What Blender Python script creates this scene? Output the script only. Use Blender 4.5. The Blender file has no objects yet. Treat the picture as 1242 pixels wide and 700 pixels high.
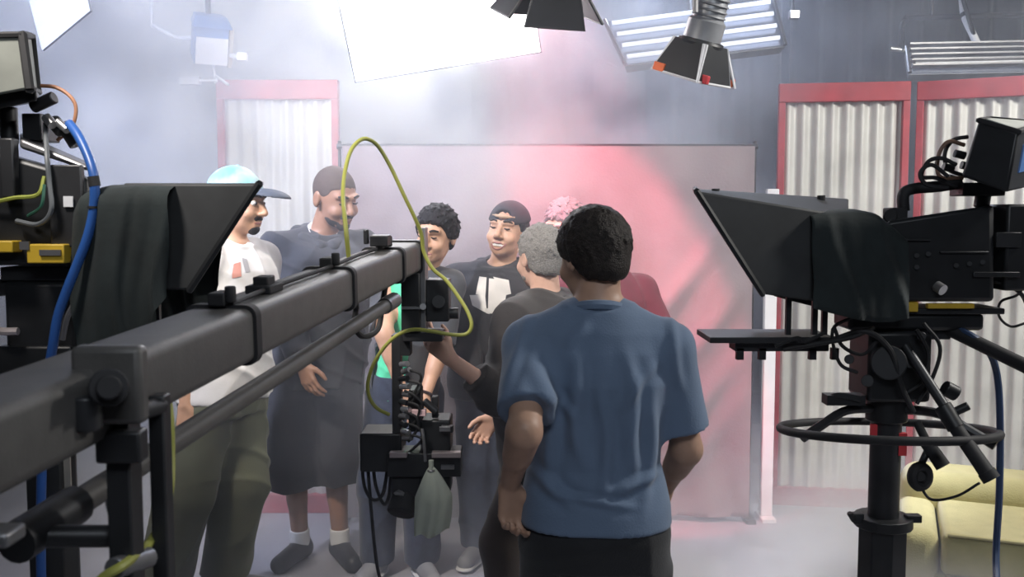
import bpy, bmesh, math, random
import numpy as np
from mathutils import Vector, Matrix, Euler
random.seed(7)
rng = np.random.default_rng(7)
SC = bpy.context.scene
COL = SC.collection

# ------------------------------------------------------------------ camera
CAM_H, FPX, HORIZON = 1.61, 1150.0, 260.0
TH = math.atan((350.0 - HORIZON) / FPX)
cam_d = bpy.data.cameras.new('camera')
cam = bpy.data.objects.new('camera', cam_d)
COL.objects.link(cam)
cam.location = (0, 0, CAM_H)
cam.rotation_euler = (math.pi / 2 - TH, 0, 0)
cam_d.sensor_width = 36.0
cam_d.lens = FPX / 1242.0 * 36.0
cam_d.dof.use_dof = True
cam_d.dof.focus_distance = 4.0
cam_d.dof.aperture_fstop = 8.0
cam_d.clip_start = 0.05
SC.camera = cam

# ------------------------------------------------------------------ world, exposure
w = bpy.data.worlds.new('world')
SC.world = w
w.use_nodes = True
w.node_tree.nodes['Background'].inputs[0].default_value = (0.5, 0.6, 0.8, 1)
w.node_tree.nodes['Background'].inputs[1].default_value = 0.02
SC.view_settings.view_transform = 'Standard'
SC.view_settings.look = 'None'
SC.view_settings.gamma = 1.0
SC.view_settings.exposure = 0.0
SC.cycles.use_denoising = True
SC.cycles.max_bounces = 5
SC.cycles.volume_bounces = 1
SC.cycles.volume_max_steps = 64
SC.cycles.volume_step_rate = 4.0
SC.cycles.sample_clamp_indirect = 6.0

# ------------------------------------------------------------------ key and red gel lamps, plus added unseen fills
def W(px, py, d):
    """world point that the photograph shows at pixel (px, py), at depth y = d"""
    c, s = math.cos(TH), math.sin(TH)
    u, v = px - 621.0, 350.0 - py
    dx, dy, dz = u, FPX * c + v * s, -FPX * s + v * c
    k = d / dy
    return Vector((dx * k, d, CAM_H + dz * k))

def lamp(name, kind, loc, target, energy, color, **kw):
    l = bpy.data.lights.new(name, kind)
    l.energy, l.color = energy, color
    for k, v in kw.items():
        setattr(l, k, v)
    o = bpy.data.objects.new(name, l)
    COL.objects.link(o)
    o.location = loc
    o.rotation_euler = (Vector(target) - Vector(loc)).to_track_quat('-Z', 'Y').to_euler()
    return o

SOFT_STRENGTH = 15.0          # the soft box in view is a real emitting diffuser, built with its fixture
lamp('grid_key_lamp', 'SPOT', (-1.5, 1.4, 3.45), (-0.5, 4.2, 1.2), 620, (1.0, 0.93, 0.86), spot_size=1.1, spot_blend=0.8, shadow_soft_size=0.25)
lamp('added_front_fill', 'AREA', (0.5, -0.8, 3.45), (0.2, 3.0, 1.0), 46, (0.86, 0.92, 1.0), shape='RECTANGLE', size=1.6, size_y=0.8)  # added unseen fill for the nearest back, hoods and jib top
lamp('red_gel_lamp', 'SPOT', (-0.2, 3.6, 3.5), (0.50, 4.86, 1.18), 1050, (1.0, 0.13, 0.20), spot_size=0.43, spot_blend=0.14, shadow_soft_size=0.06)
lamp('added_back_left_fill', 'AREA', (-2.0, 6.9, 3.5), (-1.3, 4.5, 1.2), 42, (0.74, 0.80, 1.0), shape='RECTANGLE', size=2.6, size_y=0.5)  # added and unseen: backlights the left haze into an even veil
lamp('added_fog_fill', 'SPOT', (2.7, 3.3, 3.5), (1.05, 4.3, 0.0), 650, (0.86, 0.92, 1.0), spot_size=0.5, spot_blend=0.8, shadow_soft_size=0.1)  # unseen source put in to brighten the low fog at right
lamp('added_flat_fill', 'AREA', (3.4, 2.7, 3.4), (1.9, 4.9, 1.0), 150, (1.0, 0.97, 0.92), shape='RECTANGLE', size=0.8, size_y=0.4)  # unseen extra light raking the right-hand panels and the couch
lamp('added_left_fill', 'SPOT', (-2.6, 2.3, 3.5), (-1.0, 5.0, 1.5), 1250, (0.66, 0.73, 1.0), spot_size=1.0, spot_blend=0.9, shadow_soft_size=0.2)  # added light without a fixture, lifts the left panel and its haze
lamp('added_back_fill', 'AREA', (1.3, 6.4, 3.4), (0.2, 4.0, 0.8), 45, (0.66, 0.76, 1.0), shape='RECTANGLE', size=1.0, size_y=0.5)  # extra unseen backlight that brightens the haze at right

# ------------------------------------------------------------------ materials
MATS = {}
def mat(name, col, rough=0.6, metal=0.0, var=0.12, scale=12.0, bump=0.0, bscale=60.0, emit=None, estr=0.0, spec=0.5, sheen=0.0, trans=0.0, col2=None):
    if name in MATS:
        return MATS[name]
    m = bpy.data.materials.new(name)
    m.use_nodes = True
    nt = m.node_tree
    b = nt.nodes['Principled BSDF']
    b.inputs['Roughness'].default_value = rough
    b.inputs['Metallic'].default_value = metal
    b.inputs['Specular IOR Level'].default_value = spec
    b.inputs['Sheen Weight'].default_value = sheen
    if trans:
        b.inputs['Transmission Weight'].default_value = trans
    tc = nt.nodes.new('ShaderNodeTexCoord')
    nz = nt.nodes.new('ShaderNodeTexNoise')
    nz.inputs['Scale'].default_value = scale
    nz.inputs['Detail'].default_value = 4
    nt.links.new(tc.outputs['Object'], nz.inputs['Vector'])
    rp = nt.nodes.new('ShaderNodeValToRGB')
    c2 = col2 or tuple(min(1, c * (1 + var)) for c in col)
    c1 = tuple(c * (1 - var) for c in col)
    rp.color_ramp.elements[0].position, rp.color_ramp.elements[1].position = 0.3, 0.7
    rp.color_ramp.elements[0].color = (*c1, 1)
    rp.color_ramp.elements[1].color = (*c2, 1)
    nt.links.new(nz.outputs['Fac'], rp.inputs['Fac'])
    nt.links.new(rp.outputs['Color'], b.inputs['Base Color'])
    if bump:
        n2 = nt.nodes.new('ShaderNodeTexNoise')
        n2.inputs['Scale'].default_value = bscale
        n2.inputs['Detail'].default_value = 3
        nt.links.new(tc.outputs['Object'], n2.inputs['Vector'])
        bp = nt.nodes.new('ShaderNodeBump')
        bp.inputs['Strength'].default_value = bump
        bp.inputs['Distance'].default_value = 0.01
        nt.links.new(n2.outputs['Fac'], bp.inputs['Height'])
        nt.links.new(bp.outputs['Normal'], b.inputs['Normal'])
    if emit:
        b.inputs['Emission Color'].default_value = (*emit, 1)
        b.inputs['Emission Strength'].default_value = estr
    MATS[name] = m
    return m

BLACK = mat('black_plastic', (0.010, 0.011, 0.013), 0.45, var=0.3)
RUBBER = mat('black_rubber', (0.012, 0.012, 0.014), 0.7, var=0.3)
DMETAL = mat('dark_painted_metal', (0.028, 0.029, 0.032), 0.42, 0.3, var=0.2)
ARMGREY = mat('anodised_grey_metal', (0.085, 0.082, 0.079), 0.5, 0.1, var=0.1, scale=30, bump=0.05, bscale=200)
GREYM = mat('grey_metal', (0.22, 0.22, 0.23), 0.4, 0.7, var=0.15)
SILVER = mat('bright_metal', (0.55, 0.55, 0.56), 0.3, 0.9, var=0.1)
WHITEP = mat('white_paint', (0.72, 0.73, 0.76), 0.5, var=0.05)
CLOTHB = mat('black_hood_cloth', (0.010, 0.016, 0.017), 0.85, var=0.3, bump=0.1, bscale=60, sheen=0.04)
HOODF = mat('hood_board', (0.028, 0.030, 0.032), 0.62, var=0.2)
YELLOW = mat('yellow_plastic', (0.55, 0.36, 0.03), 0.5)
YCABLE = mat('yellow_green_cable', (0.28, 0.29, 0.06), 0.5)
BLUEC = mat('blue_cable_jacket', (0.022, 0.085, 0.30), 0.4)
ORANGE = mat('orange_plastic', (0.75, 0.16, 0.05), 0.5)
RED = mat('red_plastic', (0.55, 0.04, 0.05), 0.5)

# ------------------------------------------------------------------ mesh helpers
class MB:
    def __init__(self):
        self.v, self.f = [], []
    def add(self, vs, fs):
        n = len(self.v)
        self.v += [Vector(p) for p in vs]
        self.f += [tuple(i + n for i in q) for q in fs]
        return self
    def hexa(self, c):
        """8 corners: bottom loop 0-3, top loop 4-7"""
        return self.add(c, [(3, 2, 1, 0), (4, 5, 6, 7), (0, 1, 5, 4), (1, 2, 6, 5), (2, 3, 7, 6), (3, 0, 4, 7)])
    def box(self, c, s, R=None):
        c = Vector(c)
        h = [x / 2 for x in s]
        pts = [Vector((sx * h[0], sy * h[1], sz * h[2])) for sz in (-1, 1) for sx, sy in ((-1, -1), (1, -1), (1, 1), (-1, 1))]
        if R is not None:
            pts = [R @ p for p in pts]
        return self.hexa([c + p for p in pts])
    def pbox(self, x0, y0, x1, y1, d, t):
        """upright box over a pixel rectangle at depth d with thickness t"""
        a, b = W(x0, y0, d), W(x1, y1, d)
        return self.box(((a.x + b.x) / 2, d, (a.z + b.z) / 2), (abs(b.x - a.x), t, abs(a.z - b.z)))
    def cyl(self, a, b, r0, r1=None, n=14, cap=True):
        r1 = r0 if r1 is None else r1
        a, b = Vector(a), Vector(b)
        ax = (b - a).normalized()
        u = ax.orthogonal().normalized()
        w2 = ax.cross(u)
        vs = []
        for c, r in ((a, r0), (b, r1)):
            for i in range(n):
                t = 2 * math.pi * i / n
                vs.append(c + r * (math.cos(t) * u + math.sin(t) * w2))
        fs = [(i, (i + 1) % n, n + (i + 1) % n, n + i) for i in range(n)]
        if cap:
            fs += [tuple(range(n - 1, -1, -1)), tuple(range(n, 2 * n))]
        return self.add(vs, fs)
    def tube(self, pts, r, n=8, sub=6, smooth=True):
        pts = [Vector(p) for p in pts]
        if smooth and len(pts) > 2:
            P = [2 * pts[0] - pts[1]] + pts + [2 * pts[-1] - pts[-2]]
            out = []
            for i in range(1, len(P) - 2):
                for k in range(sub):
                    t = k / sub
                    p0, p1, p2, p3 = P[i - 1], P[i], P[i + 1], P[i + 2]
                    out.append(0.5 * ((2 * p1) + (p2 - p0) * t + (2 * p0 - 5 * p1 + 4 * p2 - p3) * t * t + (3 * p1 - p0 - 3 * p2 + p3) * t ** 3))
            out.append(pts[-1])
            pts = out
        u = None
        vs, m = [], len(pts)
        for i, p in enumerate(pts):
            t = (pts[min(i + 1, m - 1)] - pts[max(i - 1, 0)])
            t = t.normalized() if t.length > 1e-9 else Vector((0, 0, 1))
            u = t.orthogonal().normalized() if u is None else (u - t * u.dot(t)).normalized()
            w2 = t.cross(u)
            for k in range(n):
                a = 2 * math.pi * k / n
                vs.append(p + r * (math.cos(a) * u + math.sin(a) * w2))
        fs = [(i * n + k, i * n + (k + 1) % n, (i + 1) * n + (k + 1) % n, (i + 1) * n + k) for i in range(m - 1) for k in range(n)]
        fs += [tuple(range(n - 1, -1, -1)), tuple(range((m - 1) * n, m * n))]
        return self.add(vs, fs)
    def prism(self, poly, ex):
        ex = Vector(ex)
        p = [Vector(q) for q in poly]
        n = len(p)
        fs = [tuple(range(n - 1, -1, -1)), tuple(range(n, 2 * n))] + [(i, (i + 1) % n, n + (i + 1) % n, n + i) for i in range(n)]
        return self.add(p + [q + ex for q in p], fs)
    def lathe(self, o, ax, prof, n=20):
        """prof: (distance along axis, radius)"""
        o, ax = Vector(o), Vector(ax).normalized()
        u = ax.orthogonal().normalized()
        w2 = ax.cross(u)
        vs = [o + ax * h + max(r, 1e-4) * (math.cos(2 * math.pi * k / n) * u + math.sin(2 * math.pi * k / n) * w2) for h, r in prof for k in range(n)]
        m = len(prof)
        fs = [(i * n + k, i * n + (k + 1) % n, (i + 1) * n + (k + 1) % n, (i + 1) * n + k) for i in range(m - 1) for k in range(n)]
        fs += [tuple(range(n - 1, -1, -1)), tuple(range((m - 1) * n, m * n))]
        return self.add(vs, fs)
    def torus(self, c, ax, R, r, n=40, m=8):
        c, ax = Vector(c), Vector(ax).normalized()
        u = ax.orthogonal().normalized()
        w2 = ax.cross(u)
        vs = []
        for i in range(n):
            a = 2 * math.pi * i / n
            e = math.cos(a) * u + math.sin(a) * w2
            for k in range(m):
                b = 2 * math.pi * k / m
                vs.append(c + e * (R + r * math.cos(b)) + ax * (r * math.sin(b)))
        fs = [(i * m + k, ((i + 1) % n) * m + k, ((i + 1) % n) * m + (k + 1) % m, i * m + (k + 1) % m) for i in range(n) for k in range(m)]
        return self.add(vs, fs)
    def sheet(self, fn, nu, nv, thick=0.004):
        """closed thin solid over fn(u, v) -> point, u, v in 0..1"""
        g = [[Vector(fn(i / nu, j / nv)) for j in range(nv + 1)] for i in range(nu + 1)]
        nrm = (g[1][0] - g[0][0]).cross(g[0][1] - g[0][0]).normalized() * thick
        vs = [p for r in g for p in r] + [p + nrm for r in g for p in r]
        k = nv + 1
        o = (nu + 1) * k
        fs = []
        for i in range(nu):
            for j in range(nv):
                a, b, c, d = i * k + j, (i + 1) * k + j, (i + 1) * k + j + 1, i * k + j + 1
                fs += [(d, c, b, a), (a + o, b + o, c + o, d + o)]
        for i in range(nu):
            a, b = i * k, (i + 1) * k
            fs.append((a, b, b + o, a + o))
            a, b = i * k + nv, (i + 1) * k + nv
            fs.append((b, a, a + o, b + o))
        for j in range(nv):
            fs.append((j + 1, j, j + o, j + 1 + o))
            a = nu * k + j
            fs.append((a, a + 1, a + 1 + o, a + o))
        return self.add(vs, fs)
    def build(self, name, m, parent=None, bevel=0.0, angle=40, local=False):
        root = parent
        while root is not None and root.parent is not None:
            root = root.parent
        vs = self.v
        if root is not None and not local:
            inv = ROOTM[root.name].inverted()
            vs = [inv @ p for p in vs]
        me = bpy.data.meshes.new(name)
        me.from_pydata([tuple(p) for p in vs], [], self.f)
        bm = bmesh.new()
        bm.from_mesh(me)
        bmesh.ops.recalc_face_normals(bm, faces=bm.faces)
        bm.to_mesh(me)
        bm.free()
        me.polygons.foreach_set('use_smooth', [True] * len(me.polygons))
        me.set_sharp_from_angle(angle=math.radians(angle))
        me.materials.append(m)
        o = bpy.data.objects.new(name, me)
        COL.objects.link(o)
        if parent is not None:
            o.parent = parent
        if bevel:
            md = o.modifiers.new('bevel', 'BEVEL')
            md.width, md.segments, md.limit_method, md.angle_limit = bevel, 2, 'ANGLE', math.radians(35)
        return o

ROOTM = {}
def tag(o, label=None, cat=None, group=None, kind=None):
    if label: o['label'] = label
    if cat: o['category'] = cat
    if group: o['group'] = group
    if kind: o['kind'] = kind
    return o
def thing(name, label, cat, loc=(0, 0, 0), rz=0.0, group=None):
    o = bpy.data.objects.new(name, None)
    o.empty_display_size = 0.1
    COL.objects.link(o)
    o.location = loc
    o.rotation_euler = (0, 0, rz)
    ROOTM[o.name] = Matrix.Translation(Vector(loc)) @ Matrix.Rotation(rz, 4, 'Z')
    return tag(o, label, cat, group)
def struct(name, mb, m, bevel=0.0):
    o = mb.build(name, m, bevel=bevel)
    o['kind'] = 'structure'
    return o
# ------------------------------------------------------------------ the room
FLOORM = mat('studio_floor', (0.30, 0.30, 0.34), 0.55, var=0.12, scale=3.0, bump=0.05, bscale=30)
WALLM = mat('dark_studio_wall', (0.10, 0.11, 0.125), 0.85, var=0.12, scale=2.0, bump=0.1, bscale=20)
CEILM = mat('dark_studio_ceiling', (0.03, 0.032, 0.036), 0.9, var=0.2, scale=3.0)
X0, X1, Y0, Y1, ZC = -4.2, 4.2, -2.6, 7.4, 3.7
struct('floor', MB().box(((X0 + X1) / 2, (Y0 + Y1) / 2, -0.05), (X1 - X0 + .4, Y1 - Y0 + .4, 0.1)), FLOORM)
struct('ceiling', MB().box(((X0 + X1) / 2, (Y0 + Y1) / 2, ZC + 0.05), (X1 - X0 + .4, Y1 - Y0 + .4, 0.1)), CEILM)
struct('wall_back', MB().box((0, Y1 + 0.05, ZC / 2), (X1 - X0 + .4, 0.1, ZC)), WALLM)
struct('wall_front', MB().box((0, Y0 - 0.05, ZC / 2), (X1 - X0 + .4, 0.1, ZC)), WALLM)
struct('wall_left', MB().box((X0 - 0.05, (Y0 + Y1) / 2, ZC / 2), (0.1, Y1 - Y0, ZC)), WALLM)
struct('wall_right', MB().box((X1 + 0.05, (Y0 + Y1) / 2, ZC / 2), (0.1, Y1 - Y0, ZC)), WALLM)

# lighting pipes under the ceiling, each on hangers
PIPES = {}
def pipe(y, z, label):
    t = thing('lighting_pipe', label, 'pipe', (0, y, z), group='lighting grid pipes')
    MB().cyl((X0, y, z), (X1, y, z), 0.024, n=14).build('tube', DMETAL, t)
    for x in (-3.4, -1.2, 1.15, 3.4):
        MB().cyl((x, y, z + 0.02), (x, y, ZC), 0.008, n=8).cyl((x, y, z - 0.03), (x, y, z + 0.03), 0.03, n=10).build('hanger', DMETAL, t)
    PIPES[y] = z
pipe(5.0, 3.12, 'dark lighting grid pipe above the set flats, nearer one')
pipe(3.45, 3.12, 'dark lighting grid pipe over the group, nearest of the grid')
pipe(6.1, 3.22, 'dark lighting grid pipe near the back curtain, farther one')

# black curtain along the back
CURT = mat('black_velour', (0.030, 0.036, 0.044), 0.9, var=0.25, scale=6, bump=0.15, bscale=120, sheen=0.4)
def curtain(x0, x1, y, z1, label, fold, seed, depth=0.05):
    t = thing('stage_curtain', label, 'curtain', ((x0 + x1) / 2, y, 0), group='black stage curtains')
    ph = seed * 1.7
    def fn(u, v):
        x = x0 + (x1 - x0) * u
        z = 0.02 + (z1 - 0.02) * v
        k = 2 * math.pi / fold
        return (x, y + depth * math.sin(k * x + ph + 0.6 * math.sin(1.3 * x)) + 0.4 * depth * math.sin(2.3 * k * x + z) * (1 - 0.4 * v), z)
    MB().sheet(fn, int((x1 - x0) / fold * 14), 6, 0.006).build('panel', CURT, t, angle=80)
    MB().cyl((x0, y, z1 + 0.015), (x1, y, z1 + 0.015), 0.02).build('rail', DMETAL, t)
    for x in (x0 + 0.1, x1 - 0.1):
        MB().cyl((x, y, z1 + 0.02), (x, y, ZC), 0.008, n=8).build('hanger', DMETAL, t)
curtain(-0.3, 2.0, 7.15, 3.55, 'black folded stage curtain behind the red drape', 0.26, 1, 0.03)
curtain(2.03, 4.15, 7.05, 3.55, 'black stage curtain hanging behind the corrugated panels with the red rails', 0.24, 2, 0.03)

# corrugated flats
SHEET = mat('galvanised_sheet', (0.52, 0.52, 0.50), 0.45, 0.15, var=0.12, scale=5, bump=0.03, bscale=50)
FRAMER = mat('red_painted_frame', (0.34, 0.045, 0.06), 0.55, var=0.15)
def flat(pl, pr, dl, dr, ztop, label):
    a, b = W(pl, 260, dl), W(pr, 260, dr)
    a.z = b.z = 0
    L = (b - a).length
    ang = math.atan2(b.y - a.y, b.x - a.x)
    t = thing('corrugated_flat', label, 'set panel', tuple(a), ang, group='corrugated set flats')
    fw = 0.055
    def sh(u, v):
        x = 0.02 + (L - 0.04) * u
        return (x, 0.012 * math.sin(2 * math.pi * x / 0.0762), 0.03 + (ztop - 0.06) * v)
    n = int(L / 0.0762 * 12)
    MB().sheet(sh, n, 1, 0.002).build('corrugated_sheet', SHEET, t, angle=85, local=True)
    MB().box((L / 2, -0.01, ztop - 0.05), (L, 0.06, 0.10)).build('top_rail', FRAMER, t, 0.004, local=True)
    MB().box((L / 2, -0.01, 0.05), (L, 0.06, 0.10)).build('bottom_rail', FRAMER, t, 0.004, local=True)
    MB().box((0.0175, -0.01, ztop / 2), (0.035, 0.05, ztop - 0.2)).build('side_rail', FRAMER, t, 0.003, local=True)
    MB().box((L - 0.0175, -0.01, ztop / 2), (0.035, 0.05, ztop - 0.2)).build('side_rail', FRAMER, t, 0.003, local=True)
    MB().prism([(L / 2 - .02, .03, ztop - 0.4), (L / 2 - .02, .6, 0.0), (L / 2 - .02, .6, .04), (L / 2 - .02, .03, ztop - 0.34)], (0.04, 0, 0)).build('back_brace', DMETAL, t, local=True)
    return t
flat(268, 413, 5.05, 5.05, 2.31, 'hazy corrugated metal panel in red frame behind man in dark hooded sweatshirt')
flat(941, 1098, 5.2, 5.1, 2.31, 'corrugated metal panel in red frame beside the red drape')
flat(1108, 1320, 5.12, 4.75, 2.31, 'corrugated metal panel behind the camera by the couch')

# white post between drape and flat
pw = W(928, 640, 4.92)
t = thing('white_post', 'slim white post standing between the red drape and corrugated panel', 'post', (pw.x, 4.92, 0))
MB().box((pw.x, 4.92, 0.88), (0.062, 0.04, 1.72)).build('shaft', WHITEP, t, 0.004)
MB().box((pw.x, 4.92, 0.01), (0.075, 0.16, 0.02)).build('foot', WHITEP, t, 0.003)

# red drape on a cross bar
DRAPE = mat('dusky_muslin', (0.23, 0.19, 0.205), 0.8, var=0.10, scale=4, bump=0.12, bscale=80, sheen=0.2)
xl, xr = W(416, 260, 4.86).x, W(914, 260, 4.86).x
DZ = 1.955
t = thing('red_drape', 'long dusky red-lit cloth drape hung as a backdrop behind the group', 'drape', ((xl + xr) / 2, 4.86, 0))
def drape(u, v):
    x = xl + (xr - xl) * u
    z = 0.03 + (DZ - 0.03) * v
    h = 1 - v
    y = 4.86
    y += 0.012 * math.sin(9 * x + 1.5 * z) * h + 0.010 * math.sin(23 * x + 2 * math.sin(3 * z)) * (0.3 + h)
    # slack creases running down to the left from the right-hand edge
    for (cx, cz, ln, am, wd) in ((1.05, 1.45, 0.55, 0.028, 0.05), (1.12, 1.15, 0.7, 0.034, 0.055), (1.15, 0.85, 0.75, 0.034, 0.06), (0.85, 1.25, 0.5, 0.02, 0.045), (1.1, 0.55, 0.7, 0.03, 0.06), (0.6, 0.9, 0.5, 0.018, 0.05), (1.18, 1.68, .35, .02, .04)):
        dx, dz = -0.62, -0.78
        al = (x - cx) * dx + (z - cz) * dz
        ac = (x - cx) * (-dz) + (z - cz) * dx
        y -= am * math.exp(-(ac / wd) ** 2) * math.exp(-((al - ln / 2) / (ln * 0.6)) ** 2)
    return (x, y, z)
MB().sheet(drape, 150, 70, 0.003).build('cloth', DRAPE, t, angle=85)
MB().cyl((xl - 0.03, 4.885, DZ + 0.0), (xr + 0.02, 4.885, DZ + 0.0), 0.014).build('crossbar', DMETAL, t)
for x in (xl - 0.02, xr + 0.01):
    MB().cyl((x, 4.9, 0.0), (x, 4.9, DZ + 0.03), 0.009).box((x, 4.9, 0.01), (0.05, 0.16, 0.02)).build('stand', DMETAL, t)

# couch
CF = mat('pale_olive_upholstery', (0.40, 0.36, 0.17), 0.85, var=0.08, scale=14, bump=0.2, bscale=160, sheen=0.3)
CP = mat('couch_piping', (0.20, 0.18, 0.09), 0.8)
ct = thing('couch', 'pale olive upholstered couch with piped cushions behind the camera pedestal', 'couch', (2.10, 3.60, 0), -0.384)
def rbox(name, c, s, m, parent, bev):
    o = MB().box(c, s).build(name, m, parent, bev, local=True)
    o.modifiers['bevel'].segments = 5
    return o
Wd = 1.1
rbox('base', (0, 0, 0.17), (Wd, 0.74, 0.22), CF, ct, 0.02)
rbox('backrest', (0, 0.22, 0.33), (Wd, 0.30, 0.42), CF, ct, 0.08)
rbox('armrest', (-Wd / 2 + 0.065, -0.0, 0.28), (0.14, 0.76, 0.32), CF, ct, 0.05)
rbox('armrest', (Wd / 2 - 0.06, -0.0, 0.28), (0.14, 0.76, 0.32), CF, ct, 0.05)
for i in range(2):
    cx = -0.205 + 0.41 * i
    c = rbox('seat_cushion', (cx, -0.15, 0.365), (0.408, 0.50, 0.16), CF, ct, 0.03)
    for zz in (0.441, 0.29):
        MB().tube([(cx - 0.185, -0.397, zz), (cx + 0.185, -0.397, zz)], 0.006, smooth=False).build('piping', CP, c, local=True)
for sx in (-1, 1):
    for sy in (-1, 1):
        MB().cyl((sx * (Wd / 2 - 0.08), sy * 0.3, 0.0), (sx * (Wd / 2 - 0.08), sy * 0.3, 0.07), 0.02, 0.028).build('leg', BLACK, ct, local=True)
# ------------------------------------------------------------------ luminaires on the grid
def frame_from(axis, up=(0, 0, 1)):
    """3x3: local -Y looks along axis, local Z near up"""
    f = -Vector(axis).normalized()
    x = f.cross(Vector(up)).normalized()
    z = x.cross(f)
    return Matrix((x, f, z)).transposed()
def clamp_to_pipe(t, x, z0, y, m=DMETAL):
    zp = PIPES[y]
    MB().cyl((x, y, z0), (x, y, zp - 0.02), 0.014, n=10).box((x, y, zp), (0.05, 0.07, 0.075)).build('hook_clamp', m, t, 0.004)

# the soft light: a bright diffuser in a housing
SOFTM = mat('lit_diffuser', (0.9, 0.9, 0.9), 0.8, emit=(0.93, 0.94, 1.0), estr=SOFT_STRENGTH)
c = W(532, 22, 5.0) + Vector((0, -0.1, 0.06))
R = frame_from((0.05, -1, -0.30), (-0.16, 0, 1))
t = thing('soft_light', 'large glowing white soft light over the group, blown out', 'studio light', tuple(c))
def lb(pts):
    return [c + R @ Vector(p) for p in pts]
hw, hh = 0.49, 0.33
MB().hexa(lb([(-hw, -0.02, -hh), (hw, -0.02, -hh), (hw * .55, 0.3, -hh * .5), (-hw * .55, 0.3, -hh * .5), (-hw, -0.02, hh), (hw, -0.02, hh), (hw * .55, 0.3, hh * .5), (-hw * .55, 0.3, hh * .5)])).build('housing', BLACK, t)
MB().hexa(lb([(-hw + .01, -0.035, -hh + .01), (hw - .01, -0.035, -hh + .01), (hw - .01, -0.022, -hh + .01), (-hw + .01, -0.022, -hh + .01), (-hw + .01, -0.035, hh - .01), (hw - .01, -0.035, hh - .01), (hw - .01, -0.022, hh - .01), (-hw + .01, -0.022, hh - .01)])).build('diffuser', SOFTM, t)
MB().cyl(c + R @ Vector((0, 0.29, 0)), (c.x, 5.0, PIPES[5.0] - 0.0), 0.02, n=10).box((c.x, 5.0, PIPES[5.0]), (0.05, 0.07, 0.08)).build('hanger', DMETAL, t)

GREYLIT = mat('grey_lamp_housing', (0.30, 0.31, 0.33), 0.4, 0.4, var=0.2)
BLUELAMP = mat('blue_lamp_housing', (0.10, 0.20, 0.42), 0.45, 0.2)
def barn_door_light(center, axis, r, label, y, leafs, body=GREYLIT, lens_on=0.0, spread=0.55, clips=False, group=None, ln=0.26):
    c = Vector(center)
    R = frame_from(axis)
    q = lambda *p: c + R @ Vector(p)
    f = q(0, -1, 0) - c
    t = thing('barn_door_light', label, 'studio light', tuple(c), group=group)
    MB().lathe(q(0, ln, 0), f, [(0, r * .55), (0.02, r * .8), (ln * .55, r * .85), (ln * .6, r), (ln * .92, r), (ln, r * 1.04)], 20).build('housing', body, t)
    fins = MB()
    for k in range(5):
        fins.lathe(q(0, ln - 0.03 - k * 0.02, 0), f, [(0, r * .86), (0.006, r * .93), (0.008, r * .86)], 20)
    fins.build('cooling_fins', body, t)
    MB().lathe(q(0, 0.004, 0), f, [(0, r * .9), (0.012, r * .9), (0.025, r * .5), (0.03, 0)], 20).build('lens', mat('lamp_lens', (0.5, 0.5, 0.5), 0.15) if not lens_on else mat('lit_lens', (.9, .9, .9), 0.3, emit=(1, .95, .9), estr=lens_on), t)
    MB().torus(q(0, 0.0, 0), f, r * 1.06, 0.012, 28).build('gel_ring', BLACK, t)
    for i, (ang, open_, length) in enumerate(leafs):
        # each leaf hinges at the ring, tilted out by open_
        e = Vector((math.cos(ang), 0, math.sin(ang)))
        s = Vector((-math.sin(ang), 0, math.cos(ang)))
        d = Vector((0, -math.cos(open_), 0)) + e * math.sin(open_)
        nn = d.cross(s) * 0.004
        w0, w1 = r * .95, r * (0.95 + spread)
        b = e * r * 1.05
        p = [b - s * w0, b + s * w0, b + s * w1 + d * length, b - s * w1 + d * length]
        leaf = MB().hexa([q(*(v - nn)) for v in p] + [q(*(v + nn)) for v in p]).build('barn_door', BLACK, t)
        edge = [q(*(p[1])), q(*(p[2])), q(*(p[3])), q(*(p[0]))]
        MB().tube(edge, 0.0065, 6, smooth=False).build('rim', WHITEP if clips else BLACK, leaf)  # white on the clipped leaves paints in their lit edges
        if clips:
            cc = q(*(b + d * length * 0.9 + s * w1 * 0.7))
            MB().box(cc, (0.02, 0.03, 0.05), R).build('clip', RED if i % 2 else ORANGE, leaf, 0.004)
    yk = q(0, ln * .5, 0)
    top = Vector((yk.x, y, PIPES[y] - 0.03))
    side = (R @ Vector((1, 0, 0))) * (r * 1.2)
    MB().tube([yk - side, yk - side * 1.05 + (top - yk) * .45, top - (top - yk) * .25, yk + side * 1.05 + (top - yk) * .45, yk + side], 0.011, 8).build('yoke', GREYM, t)
    MB().cyl(top - (top - yk) * .25, top, 0.013).box((top.x, y, PIPES[y]), (0.05, 0.07, 0.075)).build('hook_clamp', DMETAL, t, 0.003)
    return t
H = math.pi / 2
barn_door_light(W(850, 52, 3.45), (-0.22, 0.22, -0.9), 0.068, 'grey barn door lamp with orange and red clips, hanging right of the soft light', 3.45,
                [(0, .25, .13), (H, .2, .12), (2 * H, .5, .14), (3 * H, .25, .13)], clips=True, ln=.19)
barn_door_light(W(668, -30, 3.45), (-0.1, 0.3, -0.9), 0.075, 'dark barn door lamp hanging beside the glowing soft light', 3.45,
                [(0, .6, .17), (H, .3, .16), (2 * H, .6, .17), (3 * H, .15, .17)], body=BLACK)

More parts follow.
